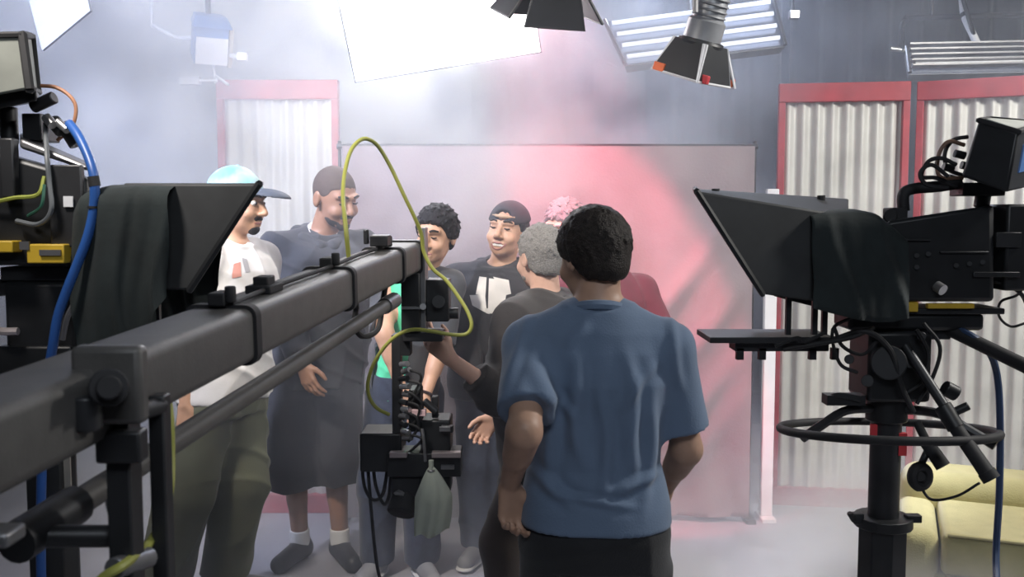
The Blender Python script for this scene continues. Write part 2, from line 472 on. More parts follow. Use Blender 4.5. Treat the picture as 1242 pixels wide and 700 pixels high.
# fluorescent bank with tubes, tilted
def tube_bank(corners, label, y, tubes, lit, slats=0, group=None):
    a, b, cc, d = [Vector(p) for p in corners]          # top-left, bottom-left, bottom-right, top-right
    n = (d - a).cross(b - a).normalized()
    if n.y < 0: n = -n
    ctr = (a + b + cc + d) / 4
    t = thing('fluorescent_light', label, 'studio light', tuple(ctr), group=group)
    P = lambda u, v, h: a + (d - a) * u + (b - a) * v + ((cc - b) - (d - a)) * u * v + n * h
    MB().hexa([P(0, 0, .02), P(1, 0, .02), P(1, 1, .02), P(0, 1, .02), P(0.02, 0.04, .09), P(.98, 0.04, .09), P(.98, .96, .09), P(0.02, .96, .09)]).build('housing', GREYLIT, t)
    MB().hexa([P(.01, .02, .01), P(.99, .02, .01), P(.99, .98, .01), P(.01, .98, .01), P(.01, .02, .02), P(.99, .02, .02), P(.99, .98, .02), P(.01, .98, .02)]).build('reflector', mat('bright_reflector', (.50, .54, .64), .28, .85, var=.06), t)
    for k in range(tubes):
        v = (k + .5) / tubes
        MB().cyl(P(.03, v, -.012), P(.97, v, -.012), 0.013, n=10).build('lamp_tube', mat('lamp_tube_lit' if lit else 'lamp_tube_off', (.75, .77, .8), .25, emit=(.72, .8, 1.0) if lit else None, estr=lit), t)
    for u in (0.0, 1.0):
        MB().tube([P(u, 0, 0.0), P(u, 1, 0.0)], 0.012, 6, smooth=False).build('end_frame', GREYM, t)
    for k in range(slats):
        v = (k + .5) / slats
        MB().hexa([P(.0, v - .02, -.05), P(1, v - .02, -.05), P(1, v + .02, -.045), P(0, v + .02, -.045), P(0, v - .02, -.02), P(1, v - .02, -.02), P(1, v + .02, -.015), P(0, v + .02, -.015)]).build('louvre_slat', GREYM, t)
    top = P(.5, .3, .09)
    MB().cyl(top, (top.x, y, PIPES[y]), 0.013).box((top.x, y, PIPES[y]), (0.05, 0.07, 0.075)).build('hook_clamp', DMETAL, t)
    return P
tube_bank([W(733, 24, 5.75), W(758, 78, 5.55), W(953, 54, 5.55), W(938, -4, 5.75)], 'tilted pale blue fluorescent bank behind the lamp with orange clips', 6.1, 4, 0.9)
tube_bank([W(1100, 56, 5.6), W(1104, 88, 5.5), W(1300, 84, 5.5), W(1296, 52, 5.6)], 'grey louvred fluorescent bank above the corrugated panel by the couch', 6.1, 2, 0.0, slats=5)

# white cable with black tape bands, hung from the grid
p0 = W(1168, -60, 6.0)
t = thing('power_cable', 'pale cable with black tape hanging above the louvred light bank', 'cable', tuple(p0))
pts = [Vector((p0.x, 6.1, PIPES[6.1] + .02)), W(1166, -10, 6.0), W(1170, 20, 5.9), W(1180, 42, 5.78), W(1186, 55, 5.70)]
MB().tube(pts, 0.022, 10).build('jacket', WHITEP, t)
MB().cyl(W(1169.3, 17, 5.912), W(1170.5, 22, 5.895), 0.025, n=10).build('tape_band', BLACK, t)
# rounded dark hanging frame round the louvred bank
t = thing('bent_pipe', 'dark rounded bent pipe hanging over the louvred light bank', 'pipe frame', tuple(W(1092, 60, 6.0)))
MB().tube([W(1094, 62, 6.1), W(1094, 34, 6.1), W(1100, 24, 6.1), W(1116, 21, 6.1), W(1290, 17, 6.1)], 0.018, 8).cyl(W(1280, 17, 6.1), (W(1280, 17, 6.1).x, 6.1, PIPES[6.1]), 0.012).cyl(W(1130, 21, 6.1), (W(1130, 21, 6.1).x, 6.1, PIPES[6.1]), .012).build('frame_tube', DMETAL, t)
MB().cyl(W(1080, 59, 6.1), W(1096, 61, 6.1), 0.016).build('end_clamp', SILVER, t)
# small clamp further left on the rear pipe
def safety(px, py, d, y, label):
    p = W(px, py, d)
    t = thing('pipe_clamp', label, 'clamp', tuple(p))
    MB().box(p, (0.06, 0.05, 0.05)).build('jaw', SILVER, t, .004)
    MB().cyl(p, (p.x, y, PIPES[y]), 0.007, n=8).build('rod', DMETAL, t)
safety(963, 18, 6.0, 6.1, 'small bright pipe clamp hanging beside the pale blue light bank')

# blue square lamp on the left in the haze
c = W(254, 50, 5.0)
t = thing('square_lamp', 'small square blue and white lamp hanging in haze at left', 'studio light', tuple(c))
R = frame_from((0.45, -0.8, -0.35))
q = lambda *p: c + R @ Vector(p)
MB().hexa([q(*p) for p in ((-.085, -.06, -.11), (.085, -.06, -.11), (.07, .12, -.09), (-.07, .12, -.09), (-.085, -.06, .08), (.085, -.06, .08), (.07, .12, .07), (-.07, .12, .07))]).build('housing', BLUELAMP, t, .006)
MB().hexa([q(*p) for p in ((-.08, -.075, -.105), (.08, -.075, -.105), (.08, -.062, -.105), (-.08, -.062, -.105), (-.08, -.075, .03), (.08, -.075, .03), (.08, -.062, .03), (-.08, -.062, .03))]).build('front_panel', WHITEP, t)
MB().box(q(.1, 0.0, -.02), (.02, .1, .2), R).build('side_panel', mat('cream_panel', (.62, .56, .45), .5), t)
MB().hexa([q(*p) for p in ((-.1, -.08, .08), (.1, -.08, .08), (.08, .1, .08), (-.08, .1, .08), (-.08, -.02, .13), (.08, -.02, .13), (.07, .08, .13), (-.07, .08, .13))]).build('top_cap', BLUELAMP, t, .004)
MB().cyl(q(0, .05, .1), (q(0, .05, .1).x, 5.0, PIPES[5.0]), 0.014).box((q(0, .05, .1).x, 5.0, PIPES[5.0]), (.05, .07, .075)).build('hook_clamp', DMETAL, t)
MB().tube([q(-.08, .05, 0), W(215, 46, 5.0), W(200, 38, 5.0), W(188, 32, 4.99), W(184, 18, 5.0), Vector((W(184, 0, 5).x, 5.0, PIPES[5.0] + .02))], 0.010, 8).build('cable', WHITEP, t)
MB().cyl(q(.1, -.02, -.06), W(292, 70, 4.93), 0.012).box(W(294, 69, 4.93), (.05, .04, .04)).build('tilt_knob', WHITEP, t, .004)
MB().cyl(q(.02, 0, -.1), W(262, 100, 4.97), .008).cyl(W(262, 92, 4.97), W(277, 103, 4.95), .007).box(W(231, 98, 4.97), (.10, .04, .04)).cyl(W(231, 98, 4.97), W(262, 97, 4.97), .008).build('safety_arm', WHITEP, t)

# white board hung top left
b = [W(22, -60, 4.2), W(54, 62, 4.1), W(112, 14, 4.0), W(90, -85, 4.1)]
n = (b[2] - b[1]).cross(b[0] - b[1]).normalized() * 0.012
t = thing('bounce_board', 'pale square bounce board hanging tilted at upper left', 'reflector board', tuple(b[1]))
MB().hexa(b + [p + n for p in b]).build('board', mat('pale_board', (.24, .25, .27), .7, var=.05), t)
mid = (b[0] + b[3]) / 2
MB().cyl(b[0], (b[0].x, 5.0, PIPES[5.0] - .02), .007, n=8).cyl(b[3], (b[3].x, 5.0, PIPES[5.0] - .02), .007, n=8).build('hanging_wire', DMETAL, t)
# ------------------------------------------------------------------ figures: smooth-blended volumes polygonised on a grid
class Field:
    def __init__(self, res):
        self.res, self.p = res, []
    def _a(self, op, fn, lo, hi, k):
        self.p.append((op, fn, np.array(lo, float), np.array(hi, float), k))
        return self
    def cone(self, a, b, ra, rb, k=0.02, op='u', cut=False, flat=None):
        """round cone a->b; cut=True gives a flat end at b; flat=(axis, factor) squashes along an axis"""
        a, b = np.array(a, float), np.array(b, float)
        ab = b - a
        L2 = max(float(ab @ ab), 1e-12)
        L = math.sqrt(L2)
        r = max(ra, rb)
        fl = None if flat is None else (np.array(flat[0], float), flat[1])
        def fn(x, y, z):
            px, py, pz = x - a[0], y - a[1], z - a[2]
            t0 = (px * ab[0] + py * ab[1] + pz * ab[2]) / L2
            t = np.clip(t0, 0, 1)
            qx, qy, qz = px - t * ab[0], py - t * ab[1], pz - t * ab[2]
            if fl is not None:
                m = (qx * fl[0][0] + qy * fl[0][1] + qz * fl[0][2]) * (fl[1] - 1)
                qx, qy, qz = qx + m * fl[0][0], qy + m * fl[0][1], qz + m * fl[0][2]
            d = np.sqrt(qx * qx + qy * qy + qz * qz) - (ra + (rb - ra) * t)
            if cut:
                d = np.maximum(d, (t0 - 1) * L)
            return d
        return self._a(op, fn, np.minimum(a, b) - r, np.maximum(a, b) + r, k)
    def ell(self, c, r, R=None, k=0.02, op='u'):
        c, r = np.array(c, float), np.array(r, float)
        Rn = np.eye(3) if R is None else np.array(R, float)
        ext = np.sqrt(((Rn * r) ** 2).sum(axis=1))
        mn = float(r.min())
        def fn(x, y, z):
            px, py, pz = x - c[0], y - c[1], z - c[2]
            l = [px * Rn[0, i] + py * Rn[1, i] + pz * Rn[2, i] for i in range(3)]
            k0 = np.sqrt(sum((l[i] / r[i]) ** 2 for i in range(3)))
            k1 = np.sqrt(sum((l[i] / r[i] ** 2) ** 2 for i in range(3))) + 1e-9
            return k0 * (k0 - 1) / k1
        return self._a(op, fn, c - ext, c + ext, k)
    def tube(self, sec, infl=0.0, z0=None, z1=None, k=0.03, p=2.3):
        """stack of elliptic sections (z, cx, cy, wx, wy)"""
        s = np.array(sorted(sec))
        z0 = s[0, 0] if z0 is None else z0
        z1 = s[-1, 0] if z1 is None else z1
        def fn(x, y, z):
            zz = np.clip(z, s[0, 0], s[-1, 0])
            cx, cy = np.interp(zz, s[:, 0], s[:, 1]), np.interp(zz, s[:, 0], s[:, 2])
            wx, wy = np.interp(zz, s[:, 0], s[:, 3]) + infl, np.interp(zz, s[:, 0], s[:, 4]) + infl
            d = ((np.abs((x - cx) / wx) ** p + np.abs((y - cy) / wy) ** p) ** (1 / p) - 1) * np.minimum(wx, wy)
            return np.maximum(d, np.maximum(z0 - z, z - z1))
        m = max(s[:, 3].max(), s[:, 4].max()) + infl
        return self._a('u', fn, (s[:, 1].min() - m, s[:, 2].min() - m, z0), (s[:, 1].max() + m, s[:, 2].max() + m, z1), k)
    def plane(self, p, n, k=0.004, lo=None, hi=None):
        """cut away the side that n points to"""
        p, n = np.array(p, float), np.array(n, float)
        n = n / np.linalg.norm(n)
        fn = lambda x, y, z: -((x - p[0]) * n[0] + (y - p[1]) * n[1] + (z - p[2]) * n[2])
        return self._a('s', fn, (-9,) * 3 if lo is None else lo, (9,) * 3 if hi is None else hi, k)
    def custom(self, op, fn, lo=(-9,) * 3, hi=(9,) * 3, k=0.004):
        return self._a(op, fn, lo, hi, k)
    def mesh(self):
        res = self.res
        adds = [q for q in self.p if q[0] == 'u']
        lo = np.min([q[2] for q in adds], axis=0) - 3 * res
        hi = np.max([q[3] for q in adds], axis=0) + 3 * res
        n = np.ceil((hi - lo) / res).astype(int) + 1
        ax = [(lo[i] + res * np.arange(n[i])).astype(np.float32) for i in range(3)]
        D = np.full(n, 0.25, np.float32)
        for op, fn, l, h, k in self.p:
            pad = k + 2.5 * res
            sl, em = [], False
            for i in range(3):
                a = max(0, int(math.floor((l[i] - pad - lo[i]) / res)))
                b = min(n[i], int(math.ceil((h[i] + pad - lo[i]) / res)) + 1)
                em |= b <= a
                sl.append(slice(a, b))
            if em: continue
            d = fn(ax[0][sl[0]][:, None, None], ax[1][sl[1]][None, :, None], ax[2][sl[2]][None, None, :]).astype(np.float32)
            A = D[tuple(sl)]
            d = np.broadcast_to(d, A.shape)
            if op == 'u':
                hh = np.clip(k - np.abs(A - d), 0, None) / k
                D[tuple(sl)] = np.minimum(A, d) - hh * hh * (k * 0.25)
            else:
                d = -d
                hh = np.clip(k - np.abs(A - d), 0, None) / k
                D[tuple(sl)] = np.maximum(A, d) + hh * hh * (k * 0.25)
        S = D < 0
        c8 = [(i, j, k) for i in (0, 1) for j in (0, 1) for k in (0, 1)]
        sub = lambda A, o: A[o[0]:A.shape[0] - 1 + o[0], o[1]:A.shape[1] - 1 + o[1], o[2]:A.shape[2] - 1 + o[2]]
        cnt = np.zeros(n - 1, np.int8)
        for o in c8: cnt += sub(S, o)
        I = np.argwhere((cnt > 0) & (cnt < 8))
        if len(I) == 0:
            return np.zeros((0, 3)), np.zeros((0, 4), int)
        V = np.stack([D[I[:, 0] + o[0], I[:, 1] + o[1], I[:, 2] + o[2]] for o in c8], 1)
        acc, cn = np.zeros((len(I), 3)), np.zeros(len(I))
        for a in range(8):
            for b in range(a + 1, 8):
                da = np.array(c8[b]) - np.array(c8[a])
                if np.abs(da).sum() != 1: continue
                m = (V[:, a] < 0) != (V[:, b] < 0)
                t = V[:, a] / np.where(m, V[:, a] - V[:, b], 1)
                acc[m] += np.array(c8[a]) + t[m, None] * da
                cn[m] += 1
        P = lo + (I + acc / cn[:, None]) * res
        idx = np.full(n - 1, -1, np.int32)
        idx[I[:, 0], I[:, 1], I[:, 2]] = np.arange(len(I))
        Q = []
        for axis in range(3):
            s0 = [slice(None)] * 3; s1 = [slice(None)] * 3
            s0[axis], s1[axis] = slice(0, -1), slice(1, None)
            A, B = S[tuple(s0)], S[tuple(s1)]
            E = np.argwhere(A != B)
            u, v = (axis + 1) % 3, (axis + 2) % 3
            E = E[(E[:, u] > 0) & (E[:, v] > 0) & (E[:, u] < n[u] - 1) & (E[:, v] < n[v] - 1)]
            def cell(du, dv):
                e = E.copy()
                e[:, u] -= du; e[:, v] -= dv
                return idx[e[:, 0], e[:, 1], e[:, 2]]
            q = np.stack([cell(1, 1), cell(0, 1), cell(0, 0), cell(1, 0)], 1)
            fl = ~A[E[:, 0], E[:, 1], E[:, 2]]
            q[fl] = q[fl][:, ::-1]
            Q.append(q[(q >= 0).all(1)])
        return P, np.concatenate(Q)
    def build(self, name, m, parent, folds=None):
        P, Q = self.mesh()
        if folds is not None and len(P):
            N = np.zeros_like(P)
            fnm = np.cross(P[Q[:, 2]] - P[Q[:, 0]], P[Q[:, 3]] - P[Q[:, 1]])
            for i in range(4): np.add.at(N, Q[:, i], fnm)
            N /= np.linalg.norm(N, axis=1, keepdims=True) + 1e-12
            P = P + N * folds(P)[:, None]
        me = bpy.data.meshes.new(name)
        me.vertices.add(len(P))
        me.vertices.foreach_set('co', P.astype(np.float32).ravel())
        me.loops.add(Q.size)
        me.loops.foreach_set('vertex_index', Q.astype(np.int32).ravel())
        me.polygons.add(len(Q))
        me.polygons.foreach_set('loop_start', (np.arange(len(Q)) * 4).astype(np.int32))
        me.polygons.foreach_set('loop_total', np.full(len(Q), 4, np.int32))
        me.polygons.foreach_set('use_smooth', np.ones(len(Q), bool))
        me.update(calc_edges=True)
        me.validate()
        me.materials.append(m)
        o = bpy.data.objects.new(name, me)
        COL.objects.link(o)
        o.parent = parent
        return o

def cloth_folds(amp=0.006, dirn=(0.6, 0.2, 1.0), f=26.0, seed=0.0):
    """soft creases: ridges along warped bands, fading in and out over the cloth"""
    d = np.array(dirn) / np.linalg.norm(dirn)
    def fn(P):
        x, y, z = P[:, 0], P[:, 1], P[:, 2]
        wa = np.sin(9 * x + 5 * z + seed) + 0.7 * np.sin(13 * z - 7 * y + 2.3 * seed)
        wb = np.sin(8 * z + 6 * y - 2 * seed) + 0.6 * np.sin(15 * x + 3 * z + seed)
        r1 = (1 - np.abs(np.sin(0.5 * f * (P @ d) + 0.9 * wa))) ** 2
        r2 = (1 - np.abs(np.sin(f * 0.45 * (x + 0.3 * y - 0.35 * z) + 0.8 * wb + seed))) ** 2
        m1 = 0.5 + 0.5 * np.sin(6 * z + 4 * x + seed * 1.7)
        return amp * (1.5 * r1 * m1 + 1.3 * r2 * (1 - 0.6 * m1) - 0.6)
    return fn
def hair_folds(amp=0.003, seed=0.0):
    def fn(P):
        x, y, z = P[:, 0], P[:, 1], P[:, 2]
        return amp * 0.7 * (np.sin(x * 150 + 2.5 * np.sin(z * 50 + seed)) * np.sin(y * 120 + 2 * np.sin(x * 40)) + 0.8 * np.sin(z * 170 + x * 70 + 2 * np.sin(y * 60)))
    return fn

def ik(S, T, a, b, hint):
    """elbow / knee position and reachable target"""
    S, T, hint = Vector(S), Vector(T), Vector(hint)
    d = T - S
    L = min(max(d.length, abs(a - b) + 0.02), a + b - 0.004)
    u = d.normalized()
    T = S + u * L
    x = (a * a - b * b + L * L) / (2 * L)
    h = math.sqrt(max(a * a - x * x, 0))
    w2 = hint - S
    w2 = (w2 - u * w2.dot(u)).normalized()
    return S + u * x + w2 * h, T

class Fig:
    def __init__(self, label, base, yaw, H=1.75, lean=(0, 0), head=(0, 0, 0), wide=1.0, deep=1.0, sh_drop=(0, 0), hsc=1.05, res=0.006, skin=None, group=None, headoff=(0, 0, 0)):
        self.t = thing('person', label, 'person', (base[0], base[1], 0), yaw)
        self.inv = ROOTM[self.t.name].inverted()
        s = self.s = H / 1.75
        self.wide, self.res, self.skin = wide, res, skin
        lx, ly = lean
        # spine offset grows above the hips, so that the chest leans
        self.off = lambda z: ((lx * max(0, (z / s - 0.92) / 0.53) ** 1.2), ly * max(0, (z / s - 0.92) / 0.53) ** 1.2)
        S = []
        for z, wx, wy, cy in ((.80, .155, .105, .012), (.88, .172, .118, .015), (.96, .168, .115, .008), (1.07, .148, .105, 0), (1.18, .155, .113, 0), (1.29, .170, .122, 0), (1.37, .168, .112, .005), (1.42, .135, .09, .012), (1.455, .085, .068, .018), (1.48, .06, .058, .016)):
            o = self.off(z * s)
            S.append((z * s, o[0], cy * s + o[1], wx * s * wide, wy * s * deep))
        self.sec = S
        top = self.off(1.46 * s)
        self.top = Vector((top[0], top[1], 0))
        self.sh = {k: Vector((x * .178 * s * wide + top[0], 0.012 * s + top[1], (1.405 - sh_drop[i]) * s)) for i, (k, x) in enumerate((('R', -1), ('L', 1)))}
        self.hip = {k: Vector((x * .088 * s, .012 * s, .90 * s)) for k, x in (('R', -1), ('L', 1))}
        self.arm, self.leg, self.hands = {}, {}, {}
        self.R = np.array(Euler((head[1], head[2], head[0]), 'XYZ').to_matrix()) if False else np.array((Matrix.Rotation(head[0], 3, 'Z') @ Matrix.Rotation(head[1], 3, 'X') @ Matrix.Rotation(head[2], 3, 'Y')))
        self.hs = s * hsc
        self.pv = np.array((top[0], top[1] - 0.006, 1.535 * s)) + np.array(headoff)
    def loc(self, p):
        return self.inv @ Vector(p)
    def hp(self, x, y, z):
        """head point, in the head's own frame (1.75 m figure, crown at 1.755, chin at 1.53)"""
        return self.pv + self.R @ (np.array((x, y - 0.0, z - 1.535)) * self.hs)
    def set_arm(self, k, wrist, hint, world=True, hand=None, al=.29, fl=.255):
        """hand = (finger direction, thumb direction, curl) in world axes"""
        if world: wrist, hint = self.loc(wrist), self.loc(hint)
        e, wv = ik(self.sh[k], wrist, al * self.s, fl * self.s, hint)
        self.arm[k] = (e, wv)
        rot = self.inv.to_3x3()
        d = (wv - e).normalized()
        th = None
        curl = 0.5
        if hand:
            if hand[0] is not None: d = (rot @ Vector(hand[0])).normalized()
            if hand[1] is not None: th = rot @ Vector(hand[1])
            curl = hand[2]
        if th is None: th = Vector((0, -1, 0.1))
        th = (th - d * th.dot(d)).normalized()
        self.hands[k] = (d, th, curl)
    def set_leg(self, k, ankle, hint, world=True, toe=None):
        if world: ankle, hint = self.loc(ankle), self.loc(hint)
        kn, an = ik(self.hip[k], ankle, .415 * self.s, .412 * self.s, hint)
        d = Vector((0.25 if k == 'L' else -0.25, -1, 0)) if toe is None else self.inv.to_3x3() @ Vector(toe)
        self.leg[k] = (kn, an, d.normalized())
    def stand(self, spread=0.10, toe=None, knee=0.03):
        for k, x in (('R', -1), ('L', 1)):
            self.set_leg(k, (x * spread, 0.02, .085 * self.s), (x * (spread + .01), -0.4, .48), world=False, toe=toe)
    # --- skin
    def body(self, ears=True, smile=False, beardless=True):
        s, F = self.s, Field(self.res)
        F.tube(self.sec, 0.0, k=.03)
        for k in 'RL':
            x = -1 if k == 'R' else 1
            sh, (e, wv) = self.sh[k], self.arm[k]
            nb = self.top + Vector((x * .045 * s, .018 * s, 1.455 * s))
            F.cone(nb, sh, .045 * s, .052 * s, k=.04)
            F.cone(sh, e, .054 * s, .040 * s, k=.03)
            mid = e.lerp(wv, .3)
            F.cone(e, wv, .039 * s, .026 * s, k=.015)
            F.cone(e.lerp(wv, .08), mid.lerp(wv, .2), .041 * s, .034 * s, k=.02)
            self.hand(F, k)
            kn, an, td = self.leg[k]
            F.cone(self.hip[k], kn, .084 * s, .054 * s, k=.03)
            F.cone(kn, an, .050 * s, .036 * s, k=.02)
            cf = kn.lerp(an, .28) + Vector((0, .022 * s, 0))
            F.cone(kn.lerp(an, .15) + Vector((0, .012 * s, 0)), kn.lerp(an, .5) + Vector((0, .012 * s, 0)), .050 * s, .042 * s, k=.02)
            ft = an + Vector((0, 0, -.045 * s))
            F.cone(ft, ft + td * .15 * s, .036 * s, .030 * s, k=.03)
        hp, R, h = self.hp, self.R, self.hs
        F.cone(self.top + Vector((0, .018 * s, 1.44 * s)), hp(0, .018, 1.585), .062 * s, .054 * h, k=.025)
        F.ell(hp(0, .014, 1.662), (.075 * h, .094 * h, .090 * h), R, k=.02)
        F.ell(hp(0, -.030, 1.618), (.064 * h, .066 * h, .086 * h), R, k=.02)
        F.ell(hp(0, -.036, 1.568), (.052 * h, .050 * h, .040 * h), R, k=.02)
        F.ell(hp(0, -.074, 1.545), (.024 * h, .018 * h, .018 * h), R, k=.02)
        for x in (-1, 1):
            F.ell(hp(x * .036, -.068, 1.602), (.026 * h, .024 * h, .022 * h), R, k=.02)
            F.cone(hp(x * .012, -.092, 1.664), hp(x * .045, -.076, 1.666), .011 * h, .010 * h, k=.012)
            F.ell(hp(x * .031, -.105, 1.645), (.016 * h, .016 * h, .010 * h), R, k=.012, op='s')
            F.ell(hp(x * .013, -.102, 1.603), (.010 * h, .010 * h, .008 * h), R, k=.006)
            if ears:
                F.ell(hp(x * .078, .014, 1.628), (.010 * h, .021 * h, .033 * h), R, k=.008)
                F.ell(hp(x * .088, .010, 1.632), (.006 * h, .011 * h, .018 * h), R, k=.005, op='s')
        F.cone(hp(0, -.092, 1.652), hp(0, -.115, 1.610), .009 * h, .0135 * h, k=.008)
        F.cone(hp(-.020, -.090, 1.577), hp(.020, -.090, 1.577), .007 * h, .007 * h, k=.008)
        F.cone(hp(-.016, -.088, 1.562), hp(.016, -.088, 1.562), .008 * h, .008 * h, k=.008)
        if smile:
            F.ell(hp(0, -.100, 1.567), (.030 * h, .016 * h, .014 * h), R, k=.004, op='s')
        self.b = F.build('body', self.skin, self.t)
        return self.b
    def hand(self, F, k):
        s = self.s * 1.03
        e, wv = self.arm[k]
        d, t, curl = self.hands[k]
        n = d.cross(t) if k == 'L' else t.cross(d)           # palm side
        n = n.normalized()
        w0 = wv
        kn = []
        for i, (u, L) in enumerate(((.030, .086), (.010, .090), (-.010, .086), (-.028, .078))):
            p = w0 + d * L * s + t * u * s
            F.cone(w0 + d * .012 * s + t * u * .55 * s, p, .0155 * s, .0115 * s, k=.012)
            kn.append(p)
        for i, p in enumerate(kn):
            Lf = (.072, .080, .075, .058)[i] * s
            c = curl * (1 + .12 * i)
            spread = t * (.10, .03, -.04, -.12)[i]
            d1 = (d * math.cos(c * .6) + n * math.sin(c * .6) + spread).normalized()
            d2 = (d * math.cos(c * 1.4) + n * math.sin(c * 1.4) + spread * .7).normalized()
            d3 = (d * math.cos(c * 2.0) + n * math.sin(c * 2.0) + spread * .4).normalized()
            q1 = p + d1 * Lf * .45
            q2 = q1 + d2 * Lf * .32
            q3 = q2 + d3 * Lf * .23
            F.cone(p, q1, .0098 * s, .0090 * s, k=.005)
            F.cone(q1, q2, .0090 * s, .0082 * s, k=.003)
            F.cone(q2, q3, .0082 * s, .0068 * s, k=.003)
        b = w0 + d * .022 * s + t * .018 * s
        m = b + (d * .62 + t * .62 + n * .25).normalized() * .044 * s
        F.cone(b, m, .016 * s, .0115 * s, k=.012)
        m2 = m + (d * .85 + t * .40 + n * .3).normalized() * .032 * s
        F.cone(m, m2, .0112 * s, .0098 * s, k=.004)
        F.cone(m2, m2 + (d * .95 + t * .1 + n * .3).normalized() * .024 * s, .0098 * s, .0078 * s, k=.003)
    # --- face pieces
    def face(self, brow=(.02, .015, .012), eye_open=True, smile=False, lips=(.35, .14, .12)):
        hp, R, h = self.hp, self.R, self.hs
        Rm = Matrix(R.tolist())
        def put(name, mb, m): return mb.build(name, m, self.t, local=True, angle=60)
        for x in (-1, 1):
            if eye_open:
                c = Vector(hp(x * .031, -.083, 1.643))
                eb = MB().lathe(c + Rm @ Vector((0, .012 * h, 0)), Rm @ Vector((0, -1, 0)), [(0, .004 * h), (.006 * h, .0115 * h), (.014 * h, .0115 * h), (.020 * h, .007 * h), (.0225 * h, 0)], 12)
                eye = put('eye', eb, mat('eye_white', (.7, .68, .65), .25))
                put('iris', MB().cyl(c + Rm @ Vector((0, -.008 * h, 0)), c + Rm @ Vector((0, -.0112 * h, 0)), .0055 * h, n=10), mat('dark_iris', (.015, .01, .008), .2)).parent = eye
            else:
                put('eye', MB().tube([hp(x * .020, -.0925, 1.642), hp(x * .031, -.0945, 1.640), hp(x * .043, -.088, 1.642)], .0032 * h, 6), mat('lash_line', (.02, .012, .01), .6))
            put('eyebrow', MB().tube([hp(x * .014, -.102, 1.668), hp(x * .030, -.098, 1.674), hp(x * .048, -.083, 1.668)], .0042 * h, 6), mat('brow_%.3f' % brow[0], brow, .8))
        if smile:
            put('mouth', MB().tube([hp(-.031, -.084, 1.582), hp(0, -.098, 1.579), hp(.031, -.084, 1.582), hp(.020, -.092, 1.560), hp(0, -.096, 1.552), hp(-.020, -.092, 1.560), hp(-.031, -.084, 1.582)], .0036 * h, 6), mat('lips_%.3f' % lips[0], lips, .5))
            tm = MB()
            for i in range(6):
                a = (i - 2.5) * .0078
                tm.box(hp(a * 1.1, -.090 + 6 * a * a, 1.572), (.0082 * h, .005 * h, .012 * h), Rm)
            put('teeth', tm, mat('teeth', (.75, .73, .68), .25))
        else:
            put('mouth', MB().tube([hp(-.024, -.090, 1.570), hp(0, -.0985, 1.5695), hp(.024, -.090, 1.570)], .0042 * h, 6), mat('lips_%.3f' % lips[0], lips, .5))
    def hair(self, m, infl=.010, line=((-.11, 1.705), (-.06, 1.690), (-.03, 1.640), (.0, 1.625), (.03, 1.575), (.12, 1.545)), amp=.002, top=0.0, name='hair', sides=0.0, seed=0, tufts=0, tl=.03, tr=.0065, flow=(0, .3, -1), lift=.35):
        hp, R, h = self.hp, self.R, self.hs
        F = Field(.0045)
        F.ell(hp(0, .016, 1.664 + top), ((.076 + infl + sides) * h, (.094 + infl) * h, (.090 + infl) * h), R, k=.01)
        F.ell(hp(0, .040, 1.60), ((.060 + infl * .8) * h, (.058 + infl) * h, (.06) * h), R, k=.02)
        ly = np.array(line)
        if tufts:
            g = random.Random(31 + seed)
            rr = np.array(((.076 + infl + sides), (.094 + infl), (.090 + infl)))
            n = 0
            while n < tufts:
                q = np.array((g.gauss(0, 1), g.gauss(0, 1), g.gauss(.25, 1)))
                q /= np.linalg.norm(q)
                c = np.array((0, .016, 1.664 + top)) + q * rr
                if c[2] < np.interp(c[1], ly[:, 0], ly[:, 1]) + .004: continue
                n += 1
                fl = np.array(flow, float) + np.array((g.uniform(-.5, .5), g.uniform(-.5, .5), g.uniform(-.3, .5)))
                fl = fl - q * (fl @ q)
                fl = fl / (np.linalg.norm(fl) + 1e-6) + q * lift
                c0 = c - q * .006
                F.cone(hp(*c0), hp(*(c0 + fl * tl * g.uniform(.6, 1.1))), tr * h, tr * .35 * h, k=.004)
        pv, RT = self.pv, R.T
        def cut(x, y, z):
            X, Y, Z = x - pv[0], y - pv[1], z - pv[2]
            yy = (RT[1, 0] * X + RT[1, 1] * Y + RT[1, 2] * Z) / self.hs
            zz = (RT[2, 0] * X + RT[2, 1] * Y + RT[2, 2] * Z) / self.hs + 1.535
            xx = (RT[0, 0] * X + RT[0, 1] * Y + RT[0, 2] * Z) / self.hs
            return (zz - np.interp(yy, ly[:, 0], ly[:, 1]) + .004 * np.sin(190 * xx + 3 * np.sin(90 * yy)) + .003 * np.sin(170 * yy)) * self.hs * .8
        F.custom('s', cut, k=.010)
        return F.build(name, m, self.t, hair_folds(amp, seed) if amp else None)
    def beard(self, m, full=True, name='beard'):
        hp, R, h = self.hp, self.R, self.hs
        F = Field(.005)
        if full:
            F.ell(hp(0, -.034, 1.570), (.057 * h, .055 * h, .045 * h), R, k=.01)
        F.ell(hp(0, -.076, 1.545), (.028 * h, .022 * h, .022 * h), R, k=.012)
        F.cone(hp(-.022, -.090, 1.585), hp(.022, -.090, 1.585), .009 * h, .009 * h, k=.008)
        F.ell(hp(0, -.100, 1.570), (.024 * h, .02 * h, .009 * h), R, k=.004, op='s')
        F.plane(hp(0, .0, 1.590), R @ np.array((0, .35, 1.0)))
        return F.build(name, m, self.t, hair_folds(.0012))
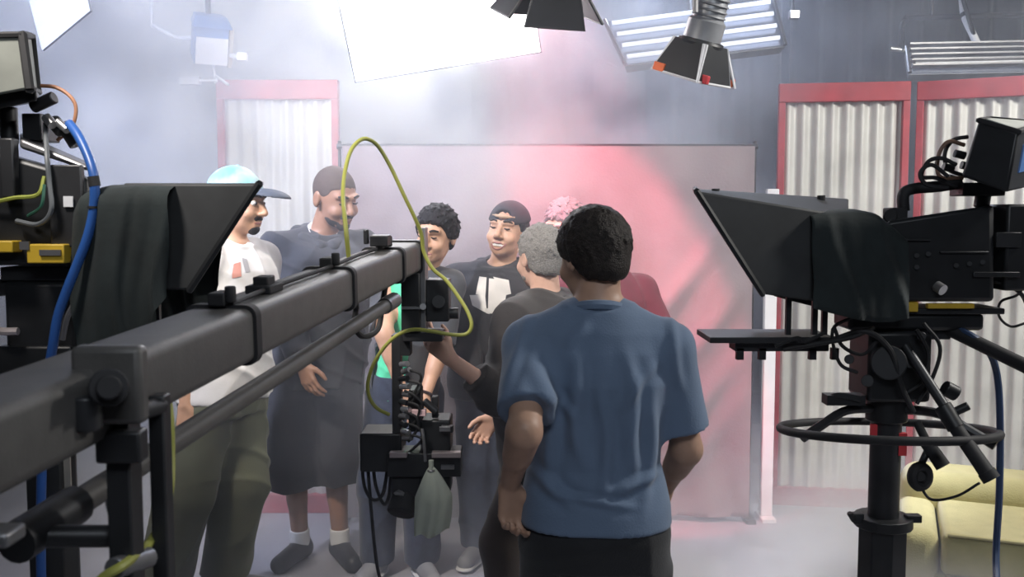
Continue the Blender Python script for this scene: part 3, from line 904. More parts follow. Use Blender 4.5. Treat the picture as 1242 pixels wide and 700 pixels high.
    # --- clothes
    def shirt(self, m, hem=.82, infl=.016, sleeve=.55, name='shirt', folds=.006, loose=.0, neck=.0, seed=1.0, hemloose=0.0, fdir=(.35, .2, 1.0), ff=46, res=.008, ffn=None, neckcut=True):
        """sleeve: fraction of the upper arm, or > 1 for a long sleeve reaching that far - 1 of the forearm"""
        s, F = self.s, Field(res)
        sec = [(z, cx, cy, wx + loose * (1 if z < 1.3 * s else .3) + hemloose * max(0, 1.1 * s - z), wy + loose * (1 if z < 1.3 * s else .3) + hemloose * max(0, 1.1 * s - z)) for z, cx, cy, wx, wy in self.sec]
        lo = sec[0]
        if hem * s < lo[0]:
            sec = [(hem * s, *lo[1:])] + sec
        F.tube(sec, infl, z0=hem * s, z1=(1.475 + neck) * s, k=.035)
        for k in 'RL':
            x = -1 if k == 'R' else 1
            sh, (e, wv) = self.sh[k], self.arm[k]
            nb = self.top + Vector((x * .045 * s, .018 * s, 1.455 * s))
            F.cone(nb, sh, .045 * s + infl * .8, .054 * s + infl, k=.04)
            if sleeve <= 1:
                F.cone(sh, sh.lerp(e, sleeve), .057 * s + infl, .056 * s + infl * 1.3, k=.03, cut=True)
            else:
                F.cone(sh, e, .056 * s + infl, .045 * s + infl * 1.1, k=.035)
                F.cone(e, e.lerp(wv, sleeve - 1), .045 * s + infl * 1.1, .032 * s + infl, k=.03, cut=True)
        if neckcut: F.cone(self.top + Vector((0, .0, 1.51 * s)), self.top + Vector((0, -.05 * s, 1.57 * s)), .056 * s, .075 * s, k=.006, op='s')
        return F.build(name, m, self.t, ffn or cloth_folds(folds, fdir, ff, seed))
    def collar(self, m, r=.066, h=.03, name='collar', tilt=.4):
        s = self.s
        c = self.top + Vector((0, .012 * s, 1.475 * s))
        mb = MB().torus(c, (0, -tilt, 1), r * s, .012 * s, 28, 8)
        return mb.build(name, m, self.t, local=True)
    def hood(self, m, name='hood', sc=1.0):
        s, F = self.s, Field(.008)
        T = self.top
        pts = [T + Vector(p) * s for p in ((-.03, -.085, 1.425), (-.085, -.03, 1.455), (-.095, .045, 1.485), (-.05, .10, 1.49), (.05, .10, 1.49), (.095, .045, 1.485), (.085, -.03, 1.455), (.03, -.085, 1.425))]
        for a, b in zip(pts, pts[1:]):
            F.cone(a, b, .032 * s * sc, .032 * s * sc, k=.02)
        F.ell(T + Vector((0, .115, 1.44)) * s, (.10 * s, .055 * s, .085 * s), k=.03)
        F.cone(T + Vector((0, 0, 1.50)) * s, T + Vector((0, -.04, 1.62)) * s, .064 * s, .075 * s, k=.01, op='s')
        return F.build(name, m, self.t, cloth_folds(.004, (1, .3, .3), 40, 2))
    def trousers(self, m, length=.06, infl=.014, waist=.985, loose=.02, name='trousers', folds=.006, seed=2.0, knee_infl=0.0, cut_z=None):
        s, F = self.s, Field(.008)
        F.tube([q for q in self.sec if q[0] < 1.1 * s], infl, z0=.80 * s, z1=waist * s, k=.03)
        for k in 'RL':
            kn, an, td = self.leg[k]
            F.cone(self.hip[k] + Vector((0, 0, -.02)), kn, .090 * s + infl, .058 * s + infl + loose, k=.03, cut=cut_z is not None and False)
            if cut_z is None:
                F.cone(kn, an + Vector((0, .01, -.01)), .056 * s + infl + loose, .044 * s + infl + loose, k=.025, cut=True)
            else:
                F.cone(kn, kn.lerp(an, cut_z), .058 * s + infl + loose, .060 * s + infl + loose * 1.2, k=.03, cut=True)
        return F.build(name, m, self.t, cloth_folds(folds, (.5, .5, .8), 40, seed))
    def shoes(self, m, sole=None, sock=None):
        s = self.s
        for k in 'RL':
            kn, an, td = self.leg[k]
            td = Vector((td.x, td.y, 0)).normalized()
            F = Field(.006)
            g = an.z - .085 * s
            F.cone(an + Vector((0, 0, -.03 * s)) - td * .01, an + td * .17 * s + Vector((0, 0, -.048 * s)), .046 * s, .040 * s, k=.03)
            F.cone(an - td * .035 * s + Vector((0, 0, -.04 * s)), an + Vector((0, 0, .012 * s)), .040 * s, .043 * s, k=.02, cut=True)
            F.plane((0, 0, g + .006), (0, 0, -1))
            sh = F.build('shoe', m, self.t)
            if sole:
                so = Field(.006)
                so.cone(Vector((an.x, an.y, g + .012)) - td * .03, Vector((an.x, an.y, g + .012)) + td * .175 * s, .050 * s, .046 * s, k=.01, flat=((0, 0, 1), 3.2))
                so.plane((0, 0, g + .001), (0, 0, -1))
                so.build('sole', sole, sh)
            if sock:
                S = Field(.006)
                S.cone(an + Vector((0, 0, -.01)), an.lerp(kn, .16), .045 * s, .044 * s, k=.01, cut=True)
                S.build('sock', sock, self.t)
# ------------------------------------------------------------------ the people
def skin(name, c): return mat(name, c, .5, var=.10, scale=18, bump=.04, bscale=120, spec=.4)
SK_TAN = skin('skin_tan', (.50, .29, .19))
SK_BRN = skin('skin_brown', (.27, .145, .095))
SK_LT = skin('skin_light', (.62, .38, .29))
HAIRB = mat('hair_black', (.013, .012, .013), .6, var=.5, scale=90, spec=.25, bump=.5, bscale=260)
HAIRD = mat('hair_dark_brown', (.020, .015, .013), .58, var=.5, scale=90, spec=.3, bump=.5, bscale=260)
HAIRG = mat('hair_grey', (.22, .21, .20), .75, var=.4, scale=260, bump=.6, bscale=200)
HAIRW = mat('hair_silver', (.22, .22, .23), .75, var=.3, scale=260, bump=.6, bscale=200)
HAIRBR = mat('hair_brown', (.09, .055, .035), .6, var=.3, scale=40)
fab = lambda n, c, **k: mat(n, c, .85, var=k.pop('var', .12), scale=k.pop('scale', 9), bump=.12, bscale=220, sheen=.15, **k)
TEE_W = fab('white_cotton', (.60, .585, .57))
OLIVE = fab('olive_twill', (.085, .090, .055))
CHAR = fab('charcoal_fleece', (.036, .037, .043))
SHORT = fab('black_shorts_cloth', (.016, .017, .022))
GREEN = fab('green_cotton', (.07, .50, .26))
GREYT = fab('grey_cotton', (.045, .048, .055))
BLACKF = fab('black_fleece', (.018, .018, .021))
DENIM = fab('dark_denim', (.017, .023, .042), scale=30, col2=(.026, .035, .06))
NAVY = fab('navy_cloth', (.015, .026, .07))
BROWNJ = fab('black_brown_jacket', (.028, .024, .024))
BROWNT = fab('brown_trouser_cloth', (.055, .04, .034))
MAROON = fab('maroon_cotton', (.17, .03, .05))
BLUESH = fab('blue_polo_cotton', (.118, .170, .258), var=.07)
BLKT = fab('black_trouser_cloth', (.012, .013, .016))
SHOEB = mat('black_shoe', (.014, .014, .016), .5)
SHOEG = mat('grey_shoe', (.16, .16, .17), .6)
SOLEW = mat('pale_sole', (.5, .5, .5), .6)
SOCKW = fab('white_sock', (.65, .65, .66))
D = math.radians

# 1: man in the cap, profile to the right
a = Fig('man in white teal baseball cap, white t-shirt and olive trousers, facing the jib', (W(276, 500, 3.8).x, 3.8), D(68), 1.77, lean=(0.0, -.05), head=(D(8), D(8), 0), wide=1.06, deep=1.12, skin=SK_TAN)
a.set_arm('R', W(226, 492, 3.62), W(205, 410, 3.65), hand=(None, (1, 0, 0), .7))
a.set_arm('L', W(292, 480, 3.86), W(300, 410, 3.7), hand=(None, (1, -.2, 0), .6))
a.set_leg('R', W(196, 712, 3.76), W(232, 600, 3.60), toe=(.8, -.55, 0))
a.set_leg('L', W(272, 710, 3.92), W(320, 600, 3.9), toe=(1, -.1, 0))
for k in 'RL':
    kn, an, td = a.leg[k]; a.leg[k] = (kn, Vector((an.x, an.y, .087)), td)
a.body()
a.face()
a.beard(HAIRB, full=False)
a.hair(HAIRB, .006)
sh = a.shirt(TEE_W, hem=.86, infl=.022, sleeve=.78, loose=.012, folds=.008, seed=1.3)
a.trousers(OLIVE, infl=.016, loose=.042, waist=.95, folds=.009)
a.shoes(SHOEG, SOLEW)
hp, R, h = a.hp, a.R, a.hs
F = Field(.006)
F.ell(hp(0, .016, 1.668), (.091 * h, .110 * h, .102 * h), R, k=.01)
F.plane(hp(0, 0, 1.665), R @ np.array((0, .12, -1)))
CAPM = mat('white_teal_cap', (.55, .57, .55), .7, scale=9, col2=(.10, .44, .50))
cap = F.build('cap', CAPM, a.t, None)
F = Field(.005)
F.ell(hp(0, -.125, 1.672), (.072 * h, .085 * h, .030 * h), R, k=.01)
F.ell(hp(0, -.12, 1.655), (.085 * h, .105 * h, .033 * h), R, k=.004, op='s')
F.ell(hp(0, .016, 1.668), (.086 * h, .10 * h, .1 * h), R, k=.004, op='s')
F.build('brim', mat('dark_cap_brim', (.05, .06, .08), .7), cap)
MB().lathe(hp(0, .016, 1.768), Vector(R @ np.array((0, 0, 1.0))), [(0, .009), (.004, .008), (.007, .0)], 10).build('button', CAPM, cap, local=True)

def decal(fig, target, polys, m, name, parent, push=.004):
    """flat print laid on a garment: world polygons cast onto the cloth along +Y"""
    from mathutils.bvhtree import BVHTree
    me = target.data
    bv = BVHTree.FromPolygons([v.co.copy() for v in me.vertices], [tuple(p.vertices) for p in me.polygons])
    dr = (fig.inv.to_3x3() @ Vector((0, 1, 0))).normalized()
    mb = MB()
    for quad in polys:
        q = [Vector(p) for p in quad]
        nu, nv = 5, 8
        idx = {}
        vs, fs = [], []
        for i in range(nu + 1):
            for j in range(nv + 1):
                u, v = i / nu, j / nv
                p = (q[0] * (1 - u) + q[1] * u) * (1 - v) + (q[3] * (1 - u) + q[2] * u) * v
                o = fig.loc(p) - dr * 1.0
                hit = bv.ray_cast(o, dr)
                if hit[0] is None: continue
                idx[i, j] = len(vs)
                vs.append(hit[0] - dr * push)
        for i in range(nu):
            for j in range(nv):
                k = [(i, j), (i + 1, j), (i + 1, j + 1), (i, j + 1)]
                if all(c in idx for c in k):
                    fs.append(tuple(idx[c] for c in k))
        mb.add(vs, fs)
    o = mb.build(name, m, parent, local=True, angle=180)
    return o
d0 = 3.64
decal(a, sh, [[W(284, 320, d0), W(290, 318, d0), W(294, 335, d0), W(285, 337, d0)]], mat('orange_print', (.45, .20, .15), .8), 'chest_print', sh)
decal(a, sh, [[W(290, 313, d0), W(295, 315, d0), W(301, 330, d0), W(297, 331, d0)]], mat('grey_print', (.28, .27, .27), .8), 'chest_print', sh)

# 2: tall man in the dark hooded sweatshirt and long shorts
a = Fig('tall man in charcoal hooded sweatshirt and long black shorts, looking down', (W(384, 500, 4.34).x, 4.34), D(24), 1.80, lean=(.03, -.03), head=(D(22), D(20), D(-4)), wide=1.10, deep=1.1, res=.0055, skin=SK_BRN, hsc=1.10, headoff=(.04, -.03, 0))
a.set_arm('R', W(366, 440, 4.06), W(330, 410, 4.45), hand=((.42, -.25, -1), (.8, -.5, .3), .42))
a.set_arm('L', W(424, 470, 4.40), W(440, 400, 4.55), hand=(None, (0, -1, 0), .6))
for k, x in (('R', 362), ('L', 411)):
    a.set_leg(k, (W(x, 600, 4.3).x, 4.32, .087), (W(x, 600, 4.3).x, 3.4, .5), toe=(-.35 if k == 'R' else .55, -1, 0))
    kn, an, td = a.leg[k]; a.leg[k] = (kn, Vector((an.x, an.y, .087)), td)
a.body()
a.face(eye_open=False, lips=(.16, .07, .06))
a.beard(mat('beard_black', (.018, .014, .013), .7, var=.3), full=True)
a.hair(mat('hair_buzzed', (.07, .05, .042), .8, var=.3, scale=200), .0025, amp=.0004, line=((-.11, 1.70), (-.06, 1.69), (-.03, 1.65), (.0, 1.64), (.03, 1.59), (.12, 1.565)))
s2 = a.shirt(CHAR, hem=.80, infl=.028, sleeve=1.90, loose=.016, folds=.008, seed=.4, name='sweatshirt')
a.hood(CHAR)
MB().torus(a.top + Vector((0, -.022, 1.50)) * 1.0 + Vector((0, 0, .03)), (0, -.75, 1), .064, .014, 28, 8).build('undershirt_neckline', TEE_W, a.t, local=True)
F = Field(.008)
s = a.s
F.tube([q for q in a.sec if q[0] < 1.1 * s], .024, z0=.78 * s, z1=.97 * s, k=.03)
for k in 'RL':
    kn, an, td = a.leg[k]
    x = -1 if k == 'R' else 1
    F.cone(a.hip[k] + Vector((x * .01, 0, 0)), kn + Vector((x * .018, 0, -.03)), .118, .122, k=.05)
    F.cone(kn + Vector((x * .018, 0, -.03)), kn.lerp(an, .28) + Vector((x * .018, 0, 0)), .122, .124, k=.03, cut=True)
F.build('shorts', SHORT, a.t, cloth_folds(.008, (1, .3, .15), 26, 3))
a.shoes(SHOEB, None, SOCKW)

# 3: the boy in the green shirt behind the jib head
a = Fig('young man with thick black hair and green shirt behind the jib head', (W(491, 500, 4.12).x, 4.12), D(-4), 1.625, lean=(.06, -.03), head=(D(-16), D(8), D(6)), wide=.82, res=.0055, skin=SK_TAN, hsc=1.05, headoff=(.085, -.01, 0))
a.set_arm('L', W(514, 484, 3.92), W(530, 425, 4.0), hand=((.05, -.3, -1), (-.8, -.6, 0), .8))
a.set_arm('R', W(486, 470, 3.90), W(470, 420, 3.9), hand=(None, (.8, -.5, 0), .9))
for k, x in (('R', 457), ('L', 512)):
    a.set_leg(k, (W(x, 600, 4.15).x, 4.12, .085), (W(x, 600, 4.15).x, 3.4, .5), toe=(-.3 if k == 'R' else .4, -1, 0))
a.body()
a.face(eye_open=False)
a.hair(HAIRB, .012, amp=.0, top=.006, sides=.003, tufts=420, tl=.036, flow=(.1, -.8, -.6), lift=.22, line=((-.12, 1.712), (-.06, 1.690), (-.03, 1.634), (.0, 1.616), (.03, 1.575), (.12, 1.555)))
a.shirt(GREEN, hem=.86, infl=.003, sleeve=.12, loose=.004, seed=2.2, name='tee_shirt')
F = Field(.008)
s = a.s
sec = a.sec
F.tube(sec, .026, z0=.82 * s, z1=1.46 * s, k=.035)
for k in 'RL':
    x = -1 if k == 'R' else 1
    shp, (e, wv) = a.sh[k], a.arm[k]
    nb = a.top + Vector((x * .045 * s, .018 * s, 1.455 * s))
    F.cone(nb, shp, .064 * s, .074 * s, k=.04)
    F.cone(shp, shp.lerp(e, .97), .077 * s, .070 * s, k=.03, cut=True)
def gap(x, y, z):
    return np.maximum(np.maximum(np.abs(x + .055 - .10 * np.clip(z - .92, 0, 1) / .53) - .075, y + .02), z * 0 - 1)
F.custom('s', gap, k=.01)
F.cone(a.top + Vector((0, -.005, 1.48 * s)), a.top + Vector((0, -.06 * s, 1.58 * s)), .060 * s, .085 * s, k=.006, op='s')
F.build('open_overshirt', GREYT, a.t, cloth_folds(.006, (.3, .2, 1), 26, 5))
a.trousers(DENIM, infl=.014, loose=.026, folds=.008, seed=3)
a.shoes(SHOEG, SOLEW)
e, wv = a.arm['L']
MB().torus(e.lerp(wv, .90), (wv - e), .030, .006, 24, 6).build('bracelet', mat('beaded_bracelet', (.03, .02, .02), .4), a.t, local=True)

# 4: the laughing man in the black hoodie
a = Fig('laughing man in backward cap and black hoodie with white block print', (W(598, 500, 4.38).x, 4.38), D(-6), 1.625, lean=(.03, -.02), head=(D(-14), D(-6), D(7)), wide=1.12, deep=1.18, res=.0055, skin=SK_TAN, hsc=1.16, headoff=(.025, -.01, 0))
a.set_arm('R', W(578, 498, 4.05), W(570, 430, 4.5), hand=((.8, -.4, -.3), (0, -.4, 1), .6))
a.set_arm('L', W(646, 480, 4.15), W(655, 420, 4.0), hand=(None, (0, -1, 0), .7))
for k, x in (('R', 580), ('L', 620)):
    a.set_leg(k, (W(x, 600, 4.3).x, 4.32, .085), (W(x, 600, 4.3).x, 3.4, .5))
a.body(smile=True)
a.face(eye_open=False, smile=True)
a.hair(HAIRB, .006, line=((-.11, 1.72), (-.06, 1.71), (-.03, 1.64), (.0, 1.63), (.03, 1.58), (.12, 1.55)))
h4 = a.shirt(BLACKF, hem=.82, infl=.026, sleeve=1.86, loose=.016, seed=3.1, name='hoodie', res=.007)
a.hood(BLACKF)
hp, R, h = a.hp, a.R, a.hs
F = Field(.006)
F.ell(hp(0, .016, 1.668), (.090 * h, .110 * h, .102 * h), R, k=.01)
F.plane(hp(0, 0, 1.682), R @ np.array((0, .28, -1)))
F.ell(hp(0, -.105, 1.700), (.040 * h, .05 * h, .024 * h), R, k=.006, op='s')
cap = F.build('backward_cap', mat('black_cap_cloth', (.014, .016, .022), .8), a.t)
MB().tube([hp(-.048, -.066, 1.693), hp(0, -.094, 1.690), hp(.048, -.066, 1.693)], .007, 8).build('cap_strap', mat('tan_strap', (.38, .26, .17), .7), cap, local=True)
F = Field(.005)
F.ell(hp(0, .135, 1.655), (.068 * h, .075 * h, .012 * h), R, k=.01)
F.ell(hp(0, .016, 1.668), (.086 * h, .10 * h, .1 * h), R, k=.004, op='s')
F.build('brim', mat('black_cap_cloth', (.014, .016, .022), .8), cap)
q = lambda *p: [W(x, y, 4.23) for x, y in p]
decal(a, h4, [q((581, 336), (590, 337), (589, 358), (577, 357)), q((569.5, 358), (588.6, 357), (591, 379), (573, 370)), q((593, 338), (616, 340), (611, 380.5), (592, 379)),
              q((598, 336), (617, 340), (620, 356), (610, 358)), q((588.5, 373), (594, 373), (594, 380), (590, 379))], mat('white_print', (.74, .73, .70), .8), 'chest_print', h4)
a.trousers(DENIM, infl=.014, loose=.03, seed=4)
a.shoes(SHOEG, SOLEW)

# 5: grey-haired man reaching towards the jib head
a = Fig('grey-haired man in black jacket seen from behind, reaching to the jib head', (W(664, 500, 3.35).x, 3.35), D(-128), 1.555, lean=(.0, -.02), head=(D(-22), D(6), 0), wide=1.05, deep=1.2, skin=SK_LT, hsc=1.06)
a.set_arm('L', W(547, 436, 3.06), W(585, 520, 3.1), hand=((-.75, .1, .66), (.2, -.35, .9), .45), al=.30, fl=.27)
a.set_arm('R', W(590, 520, 3.5), W(620, 500, 3.6), hand=(None, (0, 0, 1), .7))
for k, x in (('L', 622), ('R', 645)):
    a.set_leg(k, (W(x, 600, 3.35).x, 3.27 if k == 'L' else 3.45, .083), (W(x, 600, 3.35).x - .8, 3.3, .5), toe=(-1, .2, 0))
a.body()
a.face(brow=(.3, .29, .28))
a.beard(HAIRG, full=True)
a.hair(HAIRG, .008, amp=.0, tufts=420, tl=.026, tr=.006, lift=.3, line=((-.11, 1.73), (-.05, 1.71), (-.03, 1.645), (.0, 1.62), (.03, 1.58), (.12, 1.545)))
a.shirt(BROWNJ, hem=.74, infl=.030, sleeve=1.55, loose=.02, seed=4.4, name='jacket', folds=.009)
a.collar(BLACKF, r=.075, name='jacket_collar', tilt=.1)
a.trousers(BROWNT, infl=.014, loose=.028, seed=5)
a.shoes(SHOEB, SOLEW)

# 6: silver-haired man at the back, mostly hidden
a = Fig('silver-haired man at the rear, only forehead and hair showing', (W(680, 500, 4.68).x, 4.68), D(-16), 1.66, head=(D(-22), D(18), D(6)), lean=(.03, -.02), wide=.95, skin=SK_LT, hsc=1.08)
a.set_arm('R', (a.t.location.x - .17, 4.62, .86), (a.t.location.x - .25, 4.7, 1.1), hand=(None, None, .5))
a.set_arm('L', (a.t.location.x + .24, 4.6, .86), (a.t.location.x + .4, 4.7, 1.1), hand=(None, None, .5))
a.stand()
a.body()
a.face(brow=(.3, .3, .3))
a.hair(HAIRW, .012, amp=.0, tufts=380, tl=.034, tr=.006, lift=.4, line=((-.12, 1.702), (-.06, 1.68), (-.03, 1.63), (.0, 1.61), (.03, 1.575), (.12, 1.55)))
a.shirt(GREYT, hem=.84, infl=.018, sleeve=1.8, name='pullover')
a.trousers(DENIM, loose=.02)
a.shoes(SHOEB)

# 7: person in the maroon shirt, hidden behind the man in blue
a = Fig('person in maroon shirt mostly hidden behind man in blue shirt', (W(732, 500, 3.95).x, 3.95), D(-150), 1.60, head=(D(20), D(6), 0), wide=1.12, skin=SK_TAN, sh_drop=(0, .0))
x0 = a.t.location.x
a.set_arm('L', (x0 - .26, 3.86, .84), (x0 - .4, 4.0, 1.0), hand=(None, None, .5))
a.set_arm('R', (x0 + .18, 4.05, .84), (x0 + .4, 3.9, 1.0), hand=(None, None, .5))
a.stand()
a.body()
a.face()
a.hair(HAIRBR, .010, amp=.0, tufts=300)
a.shirt(MAROON, hem=.82, infl=.018, sleeve=.7, name='shirt', seed=2.7)
a.trousers(BLKT, loose=.02)
a.shoes(SHOEB)

def back_folds(P):
    """soft creases of a loose shirt: from the shoulder blades and arm pits down to the hem"""
    x, y, z = P[:, 0], P[:, 1], P[:, 2]
    d = np.zeros(len(P))
    for x0, z0, x1, z1, w, am in ((-.07, 1.30, -.10, .98, .016, .010), (.06, 1.30, .03, 1.0, .018, .011), (-.01, 1.22, -.03, .92, .014, .008), (.12, 1.24, .10, .94, .016, .010), (-.14, 1.22, -.12, .90, .014, .009),
                                  (.15, 1.27, .05, 1.12, .014, .008), (-.15, 1.27, -.05, 1.14, .014, .008), (.16, 1.0, .04, .93, .013, .009), (-.16, .99, -.03, .945, .013, .009), (.10, .95, -.10, .915, .010, .007), (.02, 1.36, .08, 1.30, .014, .006), (.17, 1.38, .21, 1.18, .012, .006), (-.17, 1.38, -.21, 1.18, .012, .006)):
        ux, uz = x1 - x0, z1 - z0
        L = math.hypot(ux, uz)
        ux, uz = ux / L, uz / L
        al = ((x - x0) * ux + (z - z0) * uz) / L
        ac = (x - x0) * uz - (z - z0) * ux + .008 * np.sin(22 * z + 40 * x0)
        m = np.exp(-((al - .5) / .42) ** 4)
        d += am * m * (np.exp(-(ac / w) ** 2) - .55 * np.exp(-((ac - 1.7 * w) / w) ** 2) - .3 * np.exp(-((ac + 1.8 * w) / w) ** 2))
    return d + .0025 * np.sin(14 * x + 9 * z) * np.sin(11 * z + 3 * y)

# 8: man in the blue shirt, back to the camera
a = Fig('man in blue short-sleeved shirt standing nearest, back turned to us', (W(722, 500, 2.32).x, 2.32), D(176), 1.635, lean=(-.005, -.01), head=(D(32), D(12), D(2)), wide=1.0, deep=1.05, res=.006, skin=skin('skin_olive', (.42, .26, .185)), hsc=1.02, headoff=(.0, .0, -.020), sh_drop=(.03, .028))
a.set_arm('L', W(618, 588, 2.26), W(640, 560, 1.95), hand=((.08, .12, -1), (.9, .45, .2), .95), al=.285, fl=.235)
a.set_arm('R', W(806, 592, 2.50), W(890, 560, 2.15), hand=((-.15, .3, -1), (-.3, .9, .2), .9), al=.285, fl=.24)
a.stand(spread=.11, toe=None)
a.body()
a.face()
a.hair(HAIRD, .011, amp=.0, sides=.006, tufts=650, tl=.034, tr=.0055, lift=.12, line=((-.11, 1.705), (-.06, 1.690), (-.03, 1.640), (.005, 1.622), (.035, 1.575), (.12, 1.538)))
a.shirt(BLUESH, hem=.91, infl=.011, sleeve=.80, loose=.014, ffn=back_folds, neckcut=False, res=.006, hemloose=.03)
MB().torus(a.top + Vector((0, .016 * a.s, 1.472 * a.s)), (0, -.3, 1), .062, .014, 30, 8).build('collar', BLUESH, a.t, local=True)
a.trousers(BLKT, infl=.020, loose=.03, waist=.96, seed=6)
a.shoes(SHOEB, None)
MB().tube([Vector((.186 * math.cos(t) * a.s, .012 + .132 * math.sin(t) * a.s, .93 * a.s)) for t in [i * math.pi / 12 for i in range(25)]], .012, 6, smooth=False).build('belt', mat('black_leather', (.012, .011, .011), .4), a.t, local=True)
# ------------------------------------------------------------------ camera jib across the left
# the arm runs straight from beside the photographer to the remote head
PA, PB = W(0, 522, 1.02), W(488, 312, 2.92)
JD = (PB - PA).normalized()
PS = PA - JD * 0.75                       # rear end, outside the frame
JX = JD.cross(Vector((0, 0, 1))).normalized()
JZ = JX.cross(JD)
jib = thing('camera_jib', 'grey square-tube camera jib arm slanting up from the lower left corner', 'camera jib', (PA.x - .1, .95, 0))
AW, AH = .115, .092
def section(c, w, h, r=.016, n=4):
    out = []
    for cx, cz, a0 in ((w / 2 - r, h / 2 - r, 0), (-w / 2 + r, h / 2 - r, 90), (-w / 2 + r, -h / 2 + r, 180), (w / 2 - r, -h / 2 + r, 270)):
        for i in range(n + 1):
            a = math.radians(a0 + 90 * i / n)
            out.append(c + JX * (cx + r * math.cos(a)) + JZ * (cz + r * math.sin(a)))
    return out
MB().prism(section(PS, AW, AH), PB - PS).build('arm', ARMGREY, jib, angle=30)
MB().prism(section(PB, AW + .012, AH + .012), JD * .03).build('arm_end_plate', DMETAL, jib, angle=30)
def along(t): return PA + (PB - PA) * t
def t_at(px):
    lo, hi = 0.0, 1.0
    for _ in range(40):
        m = (lo + hi) / 2
        p = along(m)
        u = p.x / (p.y * math.cos(TH) - (p.z - CAM_H) * math.sin(TH)) * FPX + 621
        lo, hi = (m, hi) if u < px else (lo, m)
    return lo
for px in (268, 398, 464):
    c = along(t_at(px))
    mb = MB().prism(section(c, AW + .012, AH + .012, .02), JD * .022)
    st = mb.build('cable_strap', RUBBER, jib, angle=30)
    mb = MB().box(c + JZ * (AH / 2 + .016) + JX * .0 + JD * .01, (.03, .05, .022), Matrix((JX, JD, JZ)).transposed()).cyl(c + JZ * (AH / 2 + .01) + JX * .02, c + JZ * (AH / 2 + .038) + JX * .02, .010, n=10)
    mb.build('buckle', RUBBER, st, .003)
Rj = Matrix((JX, JD, JZ)).transposed()
c = along(t_at(322))
MB().box(c + JZ * (AH / 2 + .008), (.05, .07, .016), Rj).box(c + JZ * (AH / 2 + .022), (.03, .04, .018), Rj).build('cable_clip', RUBBER, jib, .003)
c = along(t_at(458))
MB().box(c + JZ * (AH / 2 + .03) + JX * .01, (.05, .045, .03), Rj).cyl(c + JZ * (AH / 2 + .02) - JX * .03, c + JZ * (AH / 2 + .06) - JX * .03, .008).build('top_bracket', DMETAL, jib, .003)
MB().tube([along(t_at(p)) + JZ * (AH / 2 + .008) + JX * o for p, o in ((268, .02), (330, .01), (398, .012), (440, .0), (470, .01))], .005, 8).build('arm_cable', RUBBER, jib)
MB().tube([along(t_at(428)) - JZ * AH / 2, W(432, 372, 2.55), W(430, 395, 2.56), W(440, 408, 2.6), W(458, 400, 2.7), W(464, 370, 2.72), along(t_at(468)) - JZ * AH / 2], .008, 8).build('strap_loop', RUBBER, jib)
# parallelogram rod under the arm
RA, RB = W(92, 612, 1.22), W(478, 364, 2.74)
RS = RA + (RA - RB).normalized() * .10
MB().cyl(RS, RB, .0185, n=18).build('lower_rod', ARMGREY, jib)
rd = (RB - RA).normalized()
MB().cyl(RB - rd * .10, RB, .023, n=18).cyl(RB, RB + rd * .02, .014, n=12).build('rod_end', GREYM, jib)
MB().cyl(RS - rd * .02, RS + rd * .10, .026, n=14).build('rod_collar', DMETAL, jib)
# uprights and pivot
def post(px, d, wpx, y0, name='upright'):
    a = W(px, y0, d)
    r = wpx / FPX * d
    return MB().box((a.x, d, a.z / 2 + .2), (r, r * 1.3, a.z - .4)).build(name, DMETAL, jib, .003)
post(147, 1.16, 30, 452)
post(193, 1.24, 20, 478)
a = W(134, 466, 1.13)
MB().box(a, (.085, .03, .095)).build('pivot_plate', ARMGREY, jib, .008)
MB().cyl(W(132, 470, 1.115), W(132, 470, 1.06), .022, n=16).cyl(W(132, 470, 1.06), W(132, 470, 1.04), .014, n=12).build('pivot_knob', RUBBER, jib, .002)
MB().cyl(W(150, 505, 1.16), W(196, 492, 1.24), .012).box(W(148, 540, 1.14), (.055, .03, .04)).build('link_block', DMETAL, jib, .004)
MB().cyl(W(104, 480, 1.08), W(106, 522, 1.08), .017, n=14).build('counter_bracket', DMETAL, jib, .003)
MB().cyl(W(130, 618, 1.16), W(168, 606, 1.18), .012).cyl(W(138, 690, 1.12), W(180, 676, 1.2), .014).build('brace_pin', GREYM, jib, .003)
MB().hexa([W(0, 654, .95) + v for v in (Vector((-.05, -.02, -.004)), Vector((.018, -.02, -.004)), Vector((.018, .02, -.004)), Vector((-.05, .02, -.004)), Vector((-.05, -.02, .012)), Vector((.018, -.02, .012)), Vector((.018, .02, .012)), Vector((-.05, .02, .012)))]).build('side_bracket', GREYM, jib, .004)
bc = Vector((W(147, 500, 1.16).x + .02, 1.18, 0))
MB().box(bc + Vector((0, 0, .385)), (.16, .16, .07)).cyl(bc + Vector((0, 0, .2)), bc + Vector((0, 0, .38)), .05, .06).build('tripod_head', DMETAL, jib, .006)
for k in range(3):
    an = D(90 + 120 * k)
    MB().cyl(bc + Vector((0, 0, .36)), bc + Vector((.5 * math.cos(an), .5 * math.sin(an), .012)), .022, .016).build('tripod_leg', DMETAL, jib)
MB().cyl(RS, Vector((bc.x - .02, bc.y, RS.z - .02)), .014).build('rod_pin', DMETAL, jib)

